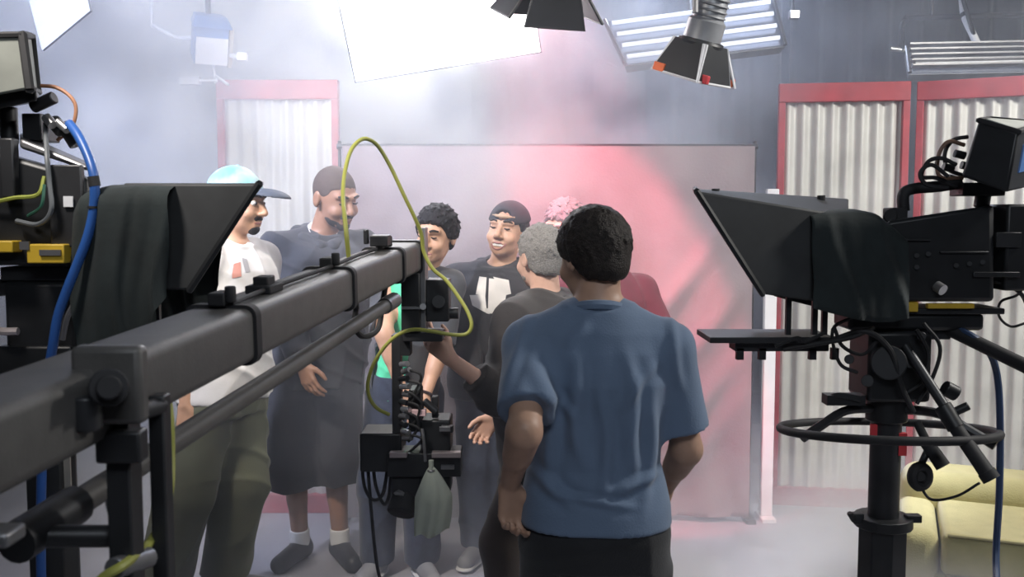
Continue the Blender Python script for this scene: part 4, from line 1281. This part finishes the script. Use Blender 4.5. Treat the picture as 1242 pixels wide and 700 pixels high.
# ---- remote head hanging at the arm's end
rh = thing('remote_camera_head', 'black remote head with camera and cables hanging at the jib end', 'remote head', tuple(W(500, 450, 2.97)))
d = 2.97
MB().pbox(511, 276, 518, 402, d, .10).build('drop_plate', GREYM, rh, .002)
MB().pbox(489, 330, 512, 400, d, .13).pbox(493, 318, 511, 330, d, .08).build('motor_box', BLACK, rh, .004)
MB().pbox(518, 338, 546, 388, d + .02, .11).build('tilt_motor', BLACK, rh, .004)
MB().cyl(W(532, 366, d - .03), W(532, 366, d - .065), .020).build('gear_cap', DMETAL, rh)
MB().cyl(W(545, 380, d), W(556, 380, d), .018).build('gear_cap', DMETAL, rh)
MB().pbox(487, 372, 512, 375, d - .07, .01).cyl(W(513, 372, d - .06), W(513, 372, d - .075), .010).build('trim_strip', SILVER, rh)
MB().pbox(490, 400, 538, 412, d, .10).build('cross_plate', DMETAL, rh, .003)
MB().pbox(476, 405, 488, 545, d, .06).build('hanger_rail', DMETAL, rh, .002)
MB().pbox(486, 400, 499, 430, d, .06).build('rail_bracket', BLACK, rh, .002)
rr = random.Random(3)
for i in range(11):
    y = 442 + i * 9
    x = 487 + rr.uniform(-2, 4)
    MB().cyl(W(x, y, d - .035), W(x + rr.uniform(5, 10), y + rr.uniform(-3, 3), d - .06), .009, n=10).build('connector', (SILVER, GREYM, BLACK)[i % 3], rh)
for i in range(7):
    y = 448 + i * 13
    MB().tube([W(491, y, d - .05), W(500 + rr.uniform(0, 12), y + 6, d - .07), W(503 + rr.uniform(0, 10), y + 20, d - .06), W(495, y + 30 + rr.uniform(0, 10), d - .05)], .0045, 6).build('signal_wire', RUBBER, rh)
MB().pbox(500, 496, 517, 504, d - .05, .03).build('port_block', mat('pink_plastic', (.62, .42, .42), .5), rh, .002)
MB().pbox(497, 470, 512, 520, d, .10).pbox(512, 505, 548, 545, d + .02, .12).pbox(440, 520, 490, 566, d + .03, .14).build('camera_body', BLACK, rh, .006)
MB().pbox(524, 480, 532, 506, d - .02, .03).cyl(W(514, 486, d - .05), W(530, 500, d - .05), .012).build('grip_lever', DMETAL, rh, .003)
PINKM = mat('pinkish_metal', (.40, .34, .34), .4, .6)
MB().pbox(473, 548, 494, 554, d - .09, .03).build('tray_edge', PINKM, rh, .001)
MB().pbox(524, 548, 559, 554, d - .09, .03).build('tray_edge', PINKM, rh, .001)
MB().pbox(472, 545, 560, 573, d - .02, .11).pbox(535, 516, 550, 524, d - .05, .03).build('camera_tray', BLACK, rh, .003)
MB().pbox(533, 518, 546, 523, d - .07, .01).build('label_strip', GREYM, rh)
MB().pbox(535, 564, 551, 569, d - .08, .012).build('label_strip', GREYM, rh)
MB().pbox(477, 573, 512, 600, d, .11).pbox(505, 573, 548, 592, d, .09).build('lens_housing', BLACK, rh, .006)
MB().lathe(W(492, 600, d - .02), (-.15, -.55, -.7), [(0, .040), (.03, .044), (.06, .046), (.065, .040), (.063, .0)], 20).build('lens', RUBBER, rh)
MB().lathe(W(486, 600, d - .045), (-.3, -.6, -.4), [(0, .022), (.012, .022), (.016, 0)], 14).build('lens_highlight', SILVER, rh)  # bright disc standing in for the highlight on the lens
MB().tube([W(512, 520, d - .07), W(514, 535, d - .08), W(516, 560, d - .08)], .005, 6).build('pale_wire', GREYM, rh)
for pts in (((446, 535), (440, 560), (442, 590), (452, 606), (464, 600), (470, 570)), ((452, 560), (456, 590), (466, 612), (472, 600), (474, 575)), ((444, 540), (452, 640), (458, 690), (466, 720), (468, 760))):
    MB().tube([W(x, y, d + .02) for x, y in pts], .006, 6).build('cable_loop', RUBBER, rh)
# pale cloth bag hung from the tray
bag = thing('cloth_bag', 'pale greenish cloth bag hanging under the remote head camera tray', 'bag', tuple(W(523, 566, 2.87)))
c = W(523, 566, 2.87)
ctr = W(523, 646, 2.87)
def bagf(u, v):
    zt = c.z + (ctr.z - c.z) * v
    wd = (.006 + .052 * min(1, v * 2.2) ** .8) * (1 - .12 * max(0, v - .8) * 5 * .6)
    xx = c.x + .006 * math.sin(v * 3) + (u - .5) * 2 * wd
    yy = 2.865 - .030 * math.cos((u - .5) * math.pi) * min(1, v * 2) + .006 * math.sin(u * 17 + v * 4) * v
    return (xx, yy, zt + .02 * (u - .5) * v + .006 * math.sin(u * 9) * v)
MB().sheet(bagf, 22, 18, .012).cyl(c + Vector((0, 0, -.012)), c + Vector((0, -.002, .02)), .008).build('sack', mat('pale_green_cloth', (.42, .45, .38), .85, var=.08, bump=.15, bscale=200), bag, angle=80)
MB().torus(c + Vector((0, 0, -.012)), (0, 0, 1), .010, .004, 14, 6).build('tie', GREYM, bag)

# ---- yellow cables
yc = thing('yellow_cable', 'thin yellow-green cable looping up off the jib arm and under its head', 'cable', tuple(W(420, 290, 2.55)))
MB().tube([along(t_at(424)) + JZ * (AH / 2 + .004)] + [W(x, y, dd) for x, y, dd in ((419, 272, 2.36), (416, 235, 2.5), (419, 205, 2.6), (426, 182, 2.65), (437, 170, 2.7), (447, 169, 2.72), (459, 178, 2.75), (474, 203, 2.78), (490, 237, 2.8), (503, 264, 2.82), (511, 284, 2.84), (514, 305, 2.85), (525, 326, 2.85), (541, 340, 2.85), (556, 360, 2.84), (567, 378, 2.83), (572, 394, 2.82), (566, 405, 2.82), (548, 406, 2.82), (524, 402, 2.82), (500, 400, 2.83), (480, 408, 2.84), (464, 424, 2.85), (452, 444, 2.86), (446, 466, 2.87), (448, 482, 2.88), (457, 495, 2.9), (472, 503, 2.92))], .0058, 10, 8).build('jacket', YCABLE, yc)
yc2 = thing('yellow_cable', 'yellow cable hanging beside the dark jib uprights at lower left', 'cable', tuple(W(200, 460, 1.3)))
MB().tube([along(t_at(206)) - JZ * AH / 2 * .9, W(203, 455, 1.33), W(203, 480, 1.32), W(206, 510, 1.31), W(207, 550, 1.3), W(206, 590, 1.28), W(198, 630, 1.26), W(180, 660, 1.22), W(150, 685, 1.12), W(120, 705, 1.1), W(100, 740, 1.1)], .0062, 8).build('jacket', YCABLE, yc2)

# ------------------------------------------------------------------ studio cameras on pedestals
def hood(root, corners, name='hood'):
    """flared prompter hood: near and far front top, front bottom, back bottom, back top"""
    nft, fft, nfb, ffb, nbb, fbb, nbt, fbt = corners
    MB().hexa([nfb, nbb, fbb, ffb, nft, nbt, fbt, fft]).build(name, HOODF, root, .006)
    fr = MB()
    fr.tube([nft, nfb, ffb, fft, nft], .009, 6, smooth=False)
    fr.build('front_rim', BLACK, root)
def cloth_over(root, cols, d, seed, slant, name='shroud'):
    """cloth laid over the hood's back: columns (px, top py, hem py, half depth) give the section at each place along it"""
    C = np.array(cols, float)
    nu, nv = 44, 40
    def fn(u, v):
        t = u * (len(cols) - 1)
        px, yt, yb, hd = [float(np.interp(t, range(len(cols)), C[:, k])) for k in range(4)]
        top, bot = W(px, yt, d), W(px, yb, d)
        H_, r = top.z - bot.z, .05
        # v: near hem -> near top edge -> across -> far top edge -> far hem
        if v < .38:
            y, z, out = d - hd, bot.z + (H_ - r) * v / .38, 1 - v / .38
        elif v > .62:
            y, z, out = d + hd, bot.z + (H_ - r) * (1 - v) / .38, 1 - (1 - v) / .38
        else:
            a = (v - .38) / .24 * math.pi
            y, z, out = d - hd * math.copysign(abs(math.cos(a)) ** .55, math.cos(a)), top.z - r + r * math.sin(a) ** .7, 0
        k = slant[0] * (z - bot.z) * 3.2 + (px / 60.0) * slant[1]
        f = (1 - abs(math.sin(3.1 * k + seed + .5 * math.sin(9 * z)))) ** 1.6 * .035 + .012 * math.sin(5.3 * k + 2 * seed)
        y += math.copysign(f * (.25 + .75 * out), y - d)
        return (top.x + .012 * math.sin(6 * z * 3 + seed) * out, y, z)
    return MB().sheet(fn, nu, nv, .004).build(name, CLOTHB, root, angle=80)

# ---- right camera
DR = 2.80
tp = thing('teleprompter', 'black flared prompter hood and shroud on the camera by the couch', 'teleprompter', tuple(W(950, 300, DR)))
hood(tp, [W(845, 232, 2.60), W(843, 229, 3.02), W(925, 357, 2.60), W(921, 346, 3.02), W(990, 366, 2.66), W(990, 360, 2.96), W(1030, 262, 2.66), W(1030, 241, 2.96)])
cloth_over(tp, [(962, 256, 366, .18), (985, 254, 372, .175), (1020, 253, 380, .165), (1045, 258, 384, .15), (1066, 272, 384, .125), (1082, 284, 380, .11)], DR, 1.0, (.5, 1.0))
MB().pbox(853, 404, 1000, 411, DR, .20).pbox(888, 411, 1000, 424, DR - .03, .08).build('base_plate', DMETAL, tp, .002)
for x in (897, 924, 985, 1012):
    MB().pbox(x - 4, 422, x + 4, 436, DR - .06, .02).build('thumb_screw', BLACK, tp)
for x in (956, 988, 1000):
    MB().pbox(x - 2.5, 352, x + 2.5, 406, DR - .10, .015).build('support_strut', BLACK, tp)
for x, y in ((868, 229), (996, 237)):
    MB().cyl(W(x, y, 2.85), W(x, y + 8, 2.85), .012).build('hood_knob', BLACK, tp)

sc = thing('studio_camera', 'black studio camera with raised viewfinder above the couch side pedestal', 'video camera', tuple(W(1150, 320, DR)))
MB().hexa([W(1075, 366, DR - .10), W(1205, 366, DR - .10), W(1205, 364, DR + .10), W(1075, 364, DR + .10), W(1075, 268, DR - .10), W(1205, 248, DR - .10), W(1205, 252, DR + .10), W(1075, 270, DR + .10)]).build('body', BLACK, sc, .012)
MB().pbox(1203, 248, 1240, 350, DR, .18).build('rear_adapter', BLACK, sc, .008)
MB().pbox(1208, 282, 1237, 300, DR - .095, .01).pbox(1180, 330, 1236, 336, DR - .105, .01).pbox(1090, 290, 1128, 292, DR - .105, .01).pbox(1140, 305, 1198, 307, DR - .105, .01).build('side_panel', DMETAL, sc, .001)
MB().tube([W(1096, 256, DR), W(1096, 236, DR), W(1108, 229, DR), W(1140, 226, DR), W(1165, 222, DR)], .017, 10).build('top_handle', RUBBER, sc)
MB().pbox(1076, 252, 1095, 274, DR, .07).cyl(W(1080, 262, DR - .04), W(1080, 262, DR - .06), .02).build('handle_knob', RUBBER, sc, .004)
# viewfinder
R = Matrix.Rotation(D(-14), 3, 'Y')
vc = W(1206, 194, DR - .02)
vf = MB()
cs = [W(1166, 214, 2.66), W(1222, 234, 2.58), W(1246, 228, 2.80), W(1180, 212, 2.92), W(1187, 146, 2.66), W(1236, 160, 2.58), W(1262, 150, 2.80), W(1200, 144, 2.92)]
vf.hexa(cs).build('viewfinder', BLACK, sc, .008)
MB().tube([cs[4], cs[5], cs[6], cs[7], cs[4]], .008, 6, smooth=False).build('viewfinder_rim', RUBBER, sc)
mid = [cs[4].lerp(cs[6], .12), cs[5].lerp(cs[7], .12), cs[6].lerp(cs[4], .12), cs[7].lerp(cs[5], .12)]
up = Vector((0, 0, .006))
MB().hexa(mid + [p + up for p in mid]).build('viewfinder_top', mat('pale_viewfinder_top', (.42, .43, .40), .6), sc)
f4 = [cs[1].lerp(cs[2], .3), cs[1].lerp(cs[2], .9), cs[5].lerp(cs[6], .9), cs[5].lerp(cs[6], .3)]
f4 = [f4[0].lerp(f4[3], .3), f4[1].lerp(f4[2], .3), f4[2].lerp(f4[1], .25), f4[3].lerp(f4[0], .25)]
MB().hexa([p + Vector((.004, -.002, 0)) for p in f4] + [p + Vector((-.008, .002, 0)) for p in f4]).build('blue_label', mat('blue_label', (.05, .14, .36), .5), sc)
MB().cyl(W(1190, 252, DR), W(1196, 216, DR), .022).pbox(1160, 222, 1210, 238, DR, .09).build('viewfinder_mount', DMETAL, sc, .004)
for i, pts in enumerate((((1172, 214), (1150, 205), (1146, 186), (1156, 170), (1174, 166)), ((1168, 216), (1140, 214), (1138, 190), (1150, 172), (1170, 176)), ((1160, 226), (1136, 216), (1118, 214), (1126, 196), (1142, 192), (1160, 200)), ((1150, 228), (1124, 224), (1116, 210), (1130, 200), (1150, 214)))):
    MB().tube([W(x, y, DR - .03 * i + .02) for x, y in pts], .006, 6).build('viewfinder_cable', RUBBER if i != 1 else mat('brown_cable', (.16, .09, .06), .5), sc)
for x, y in ((1164, 186), (1150, 202), (1172, 200), (1156, 216)):
    MB().cyl(W(x - 6, y, DR), W(x + 6, y + 3, DR), .012, n=10).build('plug', BLACK, sc)
MB().tube([W(1236, 300, DR - .02), W(1246, 330, DR), W(1236, 356, DR), W(1214, 366, DR), W(1212, 384, DR), W(1226, 396, DR), W(1244, 392, DR)], .004, 6).build('rear_cable', RUBBER, sc)
MB().tube([W(1222, 350, DR), W(1204, 340, DR - .06), W(1236, 354, DR - .06), W(1250, 380, DR)], .006, 6).build('rear_cable', RUBBER, sc)
MB().cyl(W(1136, 347, DR - .11), W(1144, 352, DR - .13), .016, n=12).build('lens_control', SILVER, sc)

pd = thing('camera_pedestal', 'black camera pedestal with steering ring standing before the couch', 'camera pedestal', (W(1072, 600, DR).x, DR, 0))
px = W(1072, 600, DR).x
MB().pbox(1030, 371, 1202, 378, DR, .16).build('wedge_plate', DMETAL, pd, .003)
MB().pbox(1076, 366, 1112, 378, DR - .085, .02).pbox(1124, 368, 1180, 374, DR - .085, .02).build('yellow_lock', YELLOW, pd, .002)
MB().pbox(1020, 378, 1180, 398, DR, .14).pbox(1042, 398, 1114, 482, DR, .17).build('pan_head', BLACK, pd, .012)
MB().cyl(W(1078, 440, DR - .085), W(1078, 440, DR - .12), .05, n=20).build('tilt_drum', DMETAL, pd, .004)
MB().cyl((px, DR, .62), (px, DR, W(1072, 480, DR).z), .045, n=24).build('inner_column', DMETAL, pd)
MB().cyl((px, DR, .20), (px, DR, W(1072, 634, DR).z), .073, n=8).build('outer_column', BLACK, pd, .004)
cz = W(1072, 630, DR).z
MB().cyl((px, DR, cz - .02), (px, DR, cz + .012), .085, n=20).pbox(1034, 622, 1046, 634, DR - .02, .03).pbox(1098, 624, 1116, 633, DR - .02, .03).cyl(W(1036, 632, DR - .03), W(1030, 622, DR - .04), .008).build('locking_collar', BLACK, pd, .003)
MB().pbox(1056, 515, 1063, 528, DR - .05, .012).build('red_marker', RED, pd)
MB().pbox(1089, 525, 1098, 552, DR - .03, .02).build('red_marker', RED, pd)
rc = Vector((px, DR, W(1072, 522, DR).z))
MB().torus(rc, (0, .13, 1), .305, .013, 56, 10).build('steering_ring', RUBBER, pd)
for k in range(3):
    an = D(200 + 120 * k)
    MB().tube([rc + Vector((.04 * math.cos(an), .04 * math.sin(an), .07)), rc + Vector((.15 * math.cos(an), .15 * math.sin(an), .07)), rc + Vector((.24 * math.cos(an), .24 * math.sin(an), .03)), rc + Vector((.30 * math.cos(an), .30 * math.sin(an), .0))], .014, 8).build('ring_spoke', DMETAL, pd)
MB().cyl(rc + Vector((0, 0, .03)), rc + Vector((0, 0, .10)), .06, n=20).build('ring_hub', BLACK, pd, .004)
for k in range(3):
    an = D(30 + 120 * k)
    foot = MB().box((px + .22 * math.cos(an), DR + .22 * math.sin(an), .15), (.44, .14, .14), Matrix.Rotation(an, 3, 'Z')).build('base_skirt', DMETAL, pd, .02)
    MB().cyl((px + .36 * math.cos(an) - .02, DR + .36 * math.sin(an), .06), (px + .36 * math.cos(an) + .02, DR + .36 * math.sin(an), .06), .06, n=18).build('wheel', RUBBER, foot)
# pan handles
MB().cyl(W(1098, 420, DR - .1), W(1150, 500, DR - .22), .014).build('pan_handle', DMETAL, pd)
MB().cyl(W(1143, 492, DR - .22), W(1160, 520, DR - .25), .024, n=14).build('handle_joint', BLACK, pd, .003)
MB().cyl(W(1158, 517, DR - .25), W(1198, 575, DR - .33), .019, .021, n=14).cyl(W(1196, 572, DR - .33), W(1203, 582, DR - .34), .024).build('handle_grip', RUBBER, pd)
MB().cyl(W(1145, 470, DR - .17), W(1160, 478, DR - .17), .022).cyl(W(1140, 508, DR - .22), W(1175, 492, DR - .24), .012).build('handle_clamp', BLACK, pd, .003)
MB().cyl(W(1112, 512, DR - .12), W(1126, 540, DR - .16), .012).cyl(W(1122, 534, DR - .16), W(1144, 566, DR - .2), .019, .021, n=14).build('zoom_grip', RUBBER, pd)
MB().torus(W(1116, 578, DR - .18), (.4, -1, .1), .028, .015, 22, 8).cyl(W(1116, 578, DR - .18), W(1116, 578, DR - .20), .014).build('focus_wheel', RUBBER, pd)
MB().cyl(W(1118, 562, DR - .17), W(1128, 540, DR - .16), .010).build('wheel_stem', DMETAL, pd)
MB().cyl(W(1136, 392, DR), W(1260, 452, DR - .25), .020, n=14).build('side_handle', RUBBER, pd)
MB().pbox(1110, 386, 1146, 410, DR, .08).build('handle_socket', DMETAL, pd, .004)
MB().tube([W(1010, 412, DR - .08), W(1050, 402, DR - .11), W(1080, 425, DR - .12), W(1094, 470, DR - .13), W(1108, 500, DR - .13)], .008, 8).build('pedestal_cable', RUBBER, pd)
MB().tube([W(950, 424, DR - .1), W(985, 418, DR - .12), W(1030, 410, DR - .11), W(1060, 398, DR - .1)], .007, 8).build('pedestal_cable', RUBBER, pd)
MB().tube([W(1002, 486, DR - .05), W(1016, 480, DR - .08), W(1044, 484, DR - .09)], .010, 8).pbox(1000, 478, 1046, 490, DR - .06, .05).build('brake_lever', DMETAL, pd)
MB().tube([W(1116, 590, DR - .18), W(1130, 606, DR - .2), W(1160, 602, DR - .26), W(1188, 586, DR - .31)], .004, 6).build('handle_cable', RUBBER, pd)
for i, pts in enumerate((((1012, 398), (1022, 420), (1046, 430), (1064, 414)), ((1036, 384), (1010, 400), (1018, 440), (1040, 452)), ((1112, 400), (1126, 430), (1118, 462), (1100, 476)), ((1120, 392), (1140, 420), (1132, 456), (1112, 490)), ((1000, 404), (976, 414), (966, 410), (940, 420)))):
    MB().tube([W(x, y, DR - .10 - .008 * i) for x, y in pts], .0055, 6).build('head_wire', RUBBER, pd)
for x, y, r_ in ((1030, 436, .014), (1052, 462, .018), (1104, 440, .016), (1118, 408, .013)):
    MB().cyl(W(x, y, DR - .08), W(x, y, DR - .115), r_, n=14).build('head_knob', DMETAL, pd, .002)
for i, (x, y) in enumerate(((1098, 312), (1112, 310), (1126, 308), (1098, 326), (1112, 324), (1160, 322), (1176, 320), (1192, 318))):
    MB().cyl(W(x, y, DR - .095), W(x, y, DR - .108), .007, n=10).build('control_button', DMETAL, sc)
bc2 = thing('blue_cable', 'thick blue cable hanging from the camera above the couch', 'cable', tuple(W(1205, 430, DR - .1)))
MB().tube([W(1152, 396, DR - .03), W(1180, 408, DR - .1), W(1200, 428, DR - .12), W(1210, 460, DR - .1), W(1213, 520, DR - .1), W(1212, 600, DR - .1), W(1208, 680, DR - .1), W(1214, 760, DR - .3), W(1226, 860, DR - .5)] + [Vector((W(1226, 860, DR).x - .05, DR - .58, .03)), Vector((W(1150, 860, DR).x, DR - .75, .02))], .010, 8).build('jacket', mat('dark_blue_cable_jacket', (.03, .055, .12), .45), bc2)

# ---- left camera
DL = 2.45
tp = thing('teleprompter', 'black flared prompter hood and shroud in front of the capped man', 'teleprompter', tuple(W(220, 300, DL)))
hood(tp, [W(314, 223, 2.26), W(316, 222, 2.64), W(230, 352, 2.26), W(228, 340, 2.64), W(160, 352, 2.32), W(160, 348, 2.58), W(150, 223, 2.32), W(150, 222, 2.58)])
cloth_over(tp, [(238, 225, 352, .20), (215, 224, 385, .20), (185, 224, 430, .195), (155, 225, 440, .185), (128, 232, 430, .15), (116, 246, 415, .13)], DL, 4.0, (-.45, 1.0))
MB().pbox(128, 398, 250, 404, DL, .2).build('base_plate', DMETAL, tp, .002)
MB().pbox(128, 350, 134, 400, DL - .1, .015).pbox(190, 360, 195, 400, DL - .1, .015).build('support_strut', DMETAL, tp)
MB().pbox(107, 376, 119, 386, DL - .13, .012).build('paper_tag', mat('pale_paper_tag', (.5, .52, .42), .7), tp)

sc = thing('studio_camera', 'black studio camera with blue cable cropped at the left edge', 'video camera', tuple(W(55, 250, DL)))
MB().hexa([W(-60, 322, DL - .12), W(112, 322, DL - .12), W(112, 318, DL + .1), W(-60, 318, DL + .1), W(-60, 168, DL - .12), W(108, 216, DL - .12), W(108, 214, DL + .1), W(-60, 166, DL + .1)]).build('body', BLACK, sc, .012)
MB().hexa([W(24, 180, DL - .10), W(108, 208, DL - .10), W(108, 204, DL + .02), W(24, 172, DL + .02), W(24, 168, DL - .10), W(106, 200, DL - .10), W(106, 196, DL + .02), W(24, 160, DL + .02)]).build('sheen_strip', GREYM, sc, .008)  # grey slab painting in the sheen along the dark top
MB().pbox(2, 168, 22, 240, DL - .13, .03).pbox(60, 200, 104, 300, DL - .125, .02).build('side_panel', DMETAL, sc, .004)
MB().pbox(77, 238, 89, 251, DL - .14, .004).build('paper_label', mat('white_label_paper', (.62, .63, .65), .6), sc)
MB().pbox(-30, 292, 22, 306, DL - .14, .05).pbox(38, 296, 84, 319, DL - .14, .05).build('yellow_lock', YELLOW, sc, .003)
MB().pbox(48, 303, 74, 310, DL - .168, .006).pbox(24, 293, 36, 303, DL - .165, .006).build('lock_label', GREYM, sc)
MB().tube([W(-10, 246, DL - .14), W(18, 240, DL - .15), W(46, 236, DL - .16), W(54, 214, DL - .15)], .005, 6).build('side_cable', mat('olive_cable', (.25, .28, .05), .5), sc)
MB().tube([W(20, 268, DL - .14), W(46, 272, DL - .15), W(62, 256, DL - .16), W(60, 222, DL - .15), W(57, 190, DL - .14), W(55, 150, DL - .06)], .006, 8).build('side_cable', mat('grey_cable', (.10, .11, .12), .5), sc)
MB().tube([W(34, 262, DL - .14), W(50, 250, DL - .17), W(54, 224, DL - .16)], .004, 6).build('side_cable', mat('dark_green_cable', (.02, .09, .06), .5), sc)
MB().tube([W(50, 104, DL - .05), W(68, 106, DL - .06), W(84, 116, DL - .06), W(92, 130, DL - .06), W(88, 152, DL - .06), W(70, 170, DL - .04)], .0048, 8).build('viewfinder_cable', mat('orange_brown_cable', (.32, .15, .08), .5), sc)
MB().cyl(W(40, 130, DL - .05), W(66, 118, DL - .06), .016).pbox(38, 140, 62, 172, DL, .1).cyl(W(64, 146, DL - .06), W(76, 160, DL - .07), .018).cyl(W(78, 150, DL - .06), W(94, 176, DL - .06), .020).build('connector_cluster', DMETAL, sc, .003)
MB().cyl(W(56, 142, DL - .09), W(64, 152, DL - .10), .012).cyl(W(70, 148, DL - .09), W(82, 158, DL - .10), .010).build('plug', SILVER, sc)
vfc = [W(-60, 126, DL - .16), W(36, 108, DL - .16), W(46, 112, DL + .06), W(-60, 122, DL + .06), W(-60, 44, DL - .16), W(27, 42, DL - .16), W(38, 44, DL + .06), W(-60, 44, DL + .06)]
MB().hexa(vfc).build('viewfinder', mat('grey_green_viewfinder', (.17, .18, .16), .65), sc, .006)
MB().tube([vfc[1], vfc[2], vfc[6], vfc[5], vfc[1]], .011, 6, smooth=False).tube([vfc[4], vfc[5]], .008, 6, smooth=False).build('viewfinder_rim', RUBBER, sc)
MB().hexa([W(-60, 146, DL - .12), W(44, 122, DL - .12), W(48, 124, DL + .05), W(-60, 142, DL + .05), W(-60, 128, DL - .12), W(44, 106, DL - .12), W(48, 108, DL + .05), W(-60, 124, DL + .05)]).cyl(W(10, 130, DL), W(12, 175, DL), .022).build('viewfinder_mount', BLACK, sc, .004)
lb = thing('blue_cable', 'thick bright blue cable running down the cropped camera at left', 'cable', tuple(W(110, 250, DL - .2)))
MB().tube([W(84, 150, DL - .1), W(95, 165, DL - .13), W(107, 190, DL - .16), W(114, 215, DL - .18), W(114, 250, DL - .18), W(107, 285, DL - .18), W(94, 320, DL - .18), W(80, 355, DL - .18), W(70, 385, DL - .18), W(64, 420, DL - .18), W(56, 470, DL - .16), W(52, 530, DL - .14), W(50, 600, DL - .14), W(50, 700, DL - .14), W(56, 860, DL - .12)] + [Vector((W(60, 900, DL).x, DL - .15, .02)), Vector((W(40, 900, DL).x, DL - .35, .02))], .0115, 10).build('jacket', BLUEC, lb)
MB().cyl(W(113, 214, DL - .18), W(115, 226, DL - .18), .0135).cyl(W(113, 250, DL - .18), W(113, 253, DL - .18), .0135).build('cable_tie', RUBBER, lb)

pd = thing('camera_pedestal', 'dark camera pedestal with pale strip at left behind the jib', 'camera pedestal', (W(64, 600, DL).x, DL, 0))
px = W(64, 600, DL).x
MB().pbox(20, 322, 120, 338, DL, .16).build('wedge_plate', DMETAL, pd, .003)
MB().pbox(24, 338, 112, 420, DL, .17).build('pan_head', BLACK, pd, .014)
MB().cyl(W(14, 372, DL - .05), W(22, 372, DL - .05), .028).cyl(W(-10, 350, DL - .05), W(30, 346, DL - .05), .022).build('drag_knob', BLACK, pd, .003)
MB().tube([W(118, 335, DL - .12), W(96, 360, DL - .13), W(82, 384, DL - .13), W(76, 412, DL - .12)], .007, 8).build('head_cable', GREYM, pd)
MB().tube([W(-20, 398, DL - .1), W(4, 402, DL - .12), W(22, 402, DL - .12)], .010, 8).build('pan_handle', mat('pale_handle_metal', (.5, .44, .44), .4, .4), pd)
MB().pbox(20, 414, 110, 470, DL, .2).build('column_top', BLACK, pd, .006)
MB().cyl((px, DL, .2), (px, DL, W(64, 468, DL).z), .064, n=8).build('column', BLACK, pd, .004)
MB().pbox(76, 516, 87, 602, DL - .072, .006).build('pale_strip', mat('tan_grey_strip', (.26, .24, .21), .6), pd)
for k in range(3):
    an = D(90 + 120 * k)
    foot = MB().box((px + .22 * math.cos(an), DL + .22 * math.sin(an), .15), (.44, .14, .14), Matrix.Rotation(an, 3, 'Z')).build('base_skirt', DMETAL, pd, .02)
    MB().cyl((px + .36 * math.cos(an) - .02, DL + .36 * math.sin(an), .06), (px + .36 * math.cos(an) + .02, DL + .36 * math.sin(an), .06), .06, n=18).build('wheel', RUBBER, foot)

# ------------------------------------------------------------------ stage haze
hz = bpy.data.materials.new('stage_haze')
hz.use_nodes = True
nt = hz.node_tree
nt.nodes.clear()
out = nt.nodes.new('ShaderNodeOutputMaterial')
vs = nt.nodes.new('ShaderNodeVolumeScatter')
vs.inputs['Color'].default_value = (0.78, 0.84, 1.0, 1)
vs.inputs['Anisotropy'].default_value = 0.25
tc = nt.nodes.new('ShaderNodeNewGeometry')
sep = nt.nodes.new('ShaderNodeSeparateXYZ')
nt.links.new(tc.outputs['Position'], sep.inputs[0])
nz = nt.nodes.new('ShaderNodeTexNoise')
nz.inputs['Scale'].default_value = 1.5
nz.inputs['Detail'].default_value = 3.5
nt.links.new(tc.outputs['Position'], nz.inputs['Vector'])
def ramp(sock, a, b, ya, yb):
    m = nt.nodes.new('ShaderNodeMapRange')
    m.interpolation_type = 'SMOOTHSTEP'
    for i, v in ((1, a), (2, b), (3, ya), (4, yb)): m.inputs[i].default_value = v
    nt.links.new(sock, m.inputs[0])
    return m.outputs[0]
def math_(op, a, b):
    m = nt.nodes.new('ShaderNodeMath')
    m.operation = op
    for i, v in enumerate((a, b)):
        if hasattr(v, 'links'): nt.links.new(v, m.inputs[i])
        else: m.inputs[i].default_value = v
    return m.outputs[0]
HZ_LEFT, HZ_RIGHT, HZ_FLOOR = 0.75, 0.07, 3.2
gx = ramp(sep.outputs[0], -0.9, 1.5, HZ_LEFT, HZ_RIGHT)
cl = ramp(nz.outputs['Fac'], 0.40, 0.62, 0.15, 2.0)
gy = ramp(sep.outputs[1], 4.0, 4.75, 0.08, 2.0)
body = math_('MULTIPLY', math_('MULTIPLY', gx, gy), cl)
fl = math_('MULTIPLY', ramp(sep.outputs[2], 0.0, 0.50, HZ_FLOOR, 0.0), math_('MULTIPLY', ramp(sep.outputs[0], 0.2, 1.0, 0.12, 1.0), ramp(nz.outputs['Fac'], 0.38, 0.62, 0.2, 1.5)))
nt.links.new(math_('ADD', body, fl), vs.inputs['Density'])
nt.links.new(vs.outputs[0], out.inputs['Volume'])
hb = MB().box((0, 4.92, 1.8), (X1 - X0 - .02, 4.64, 3.58)).build('stage_haze', hz)
tag(hb, 'drifting pale stage haze filling the set around the group', 'haze', kind='stuff')
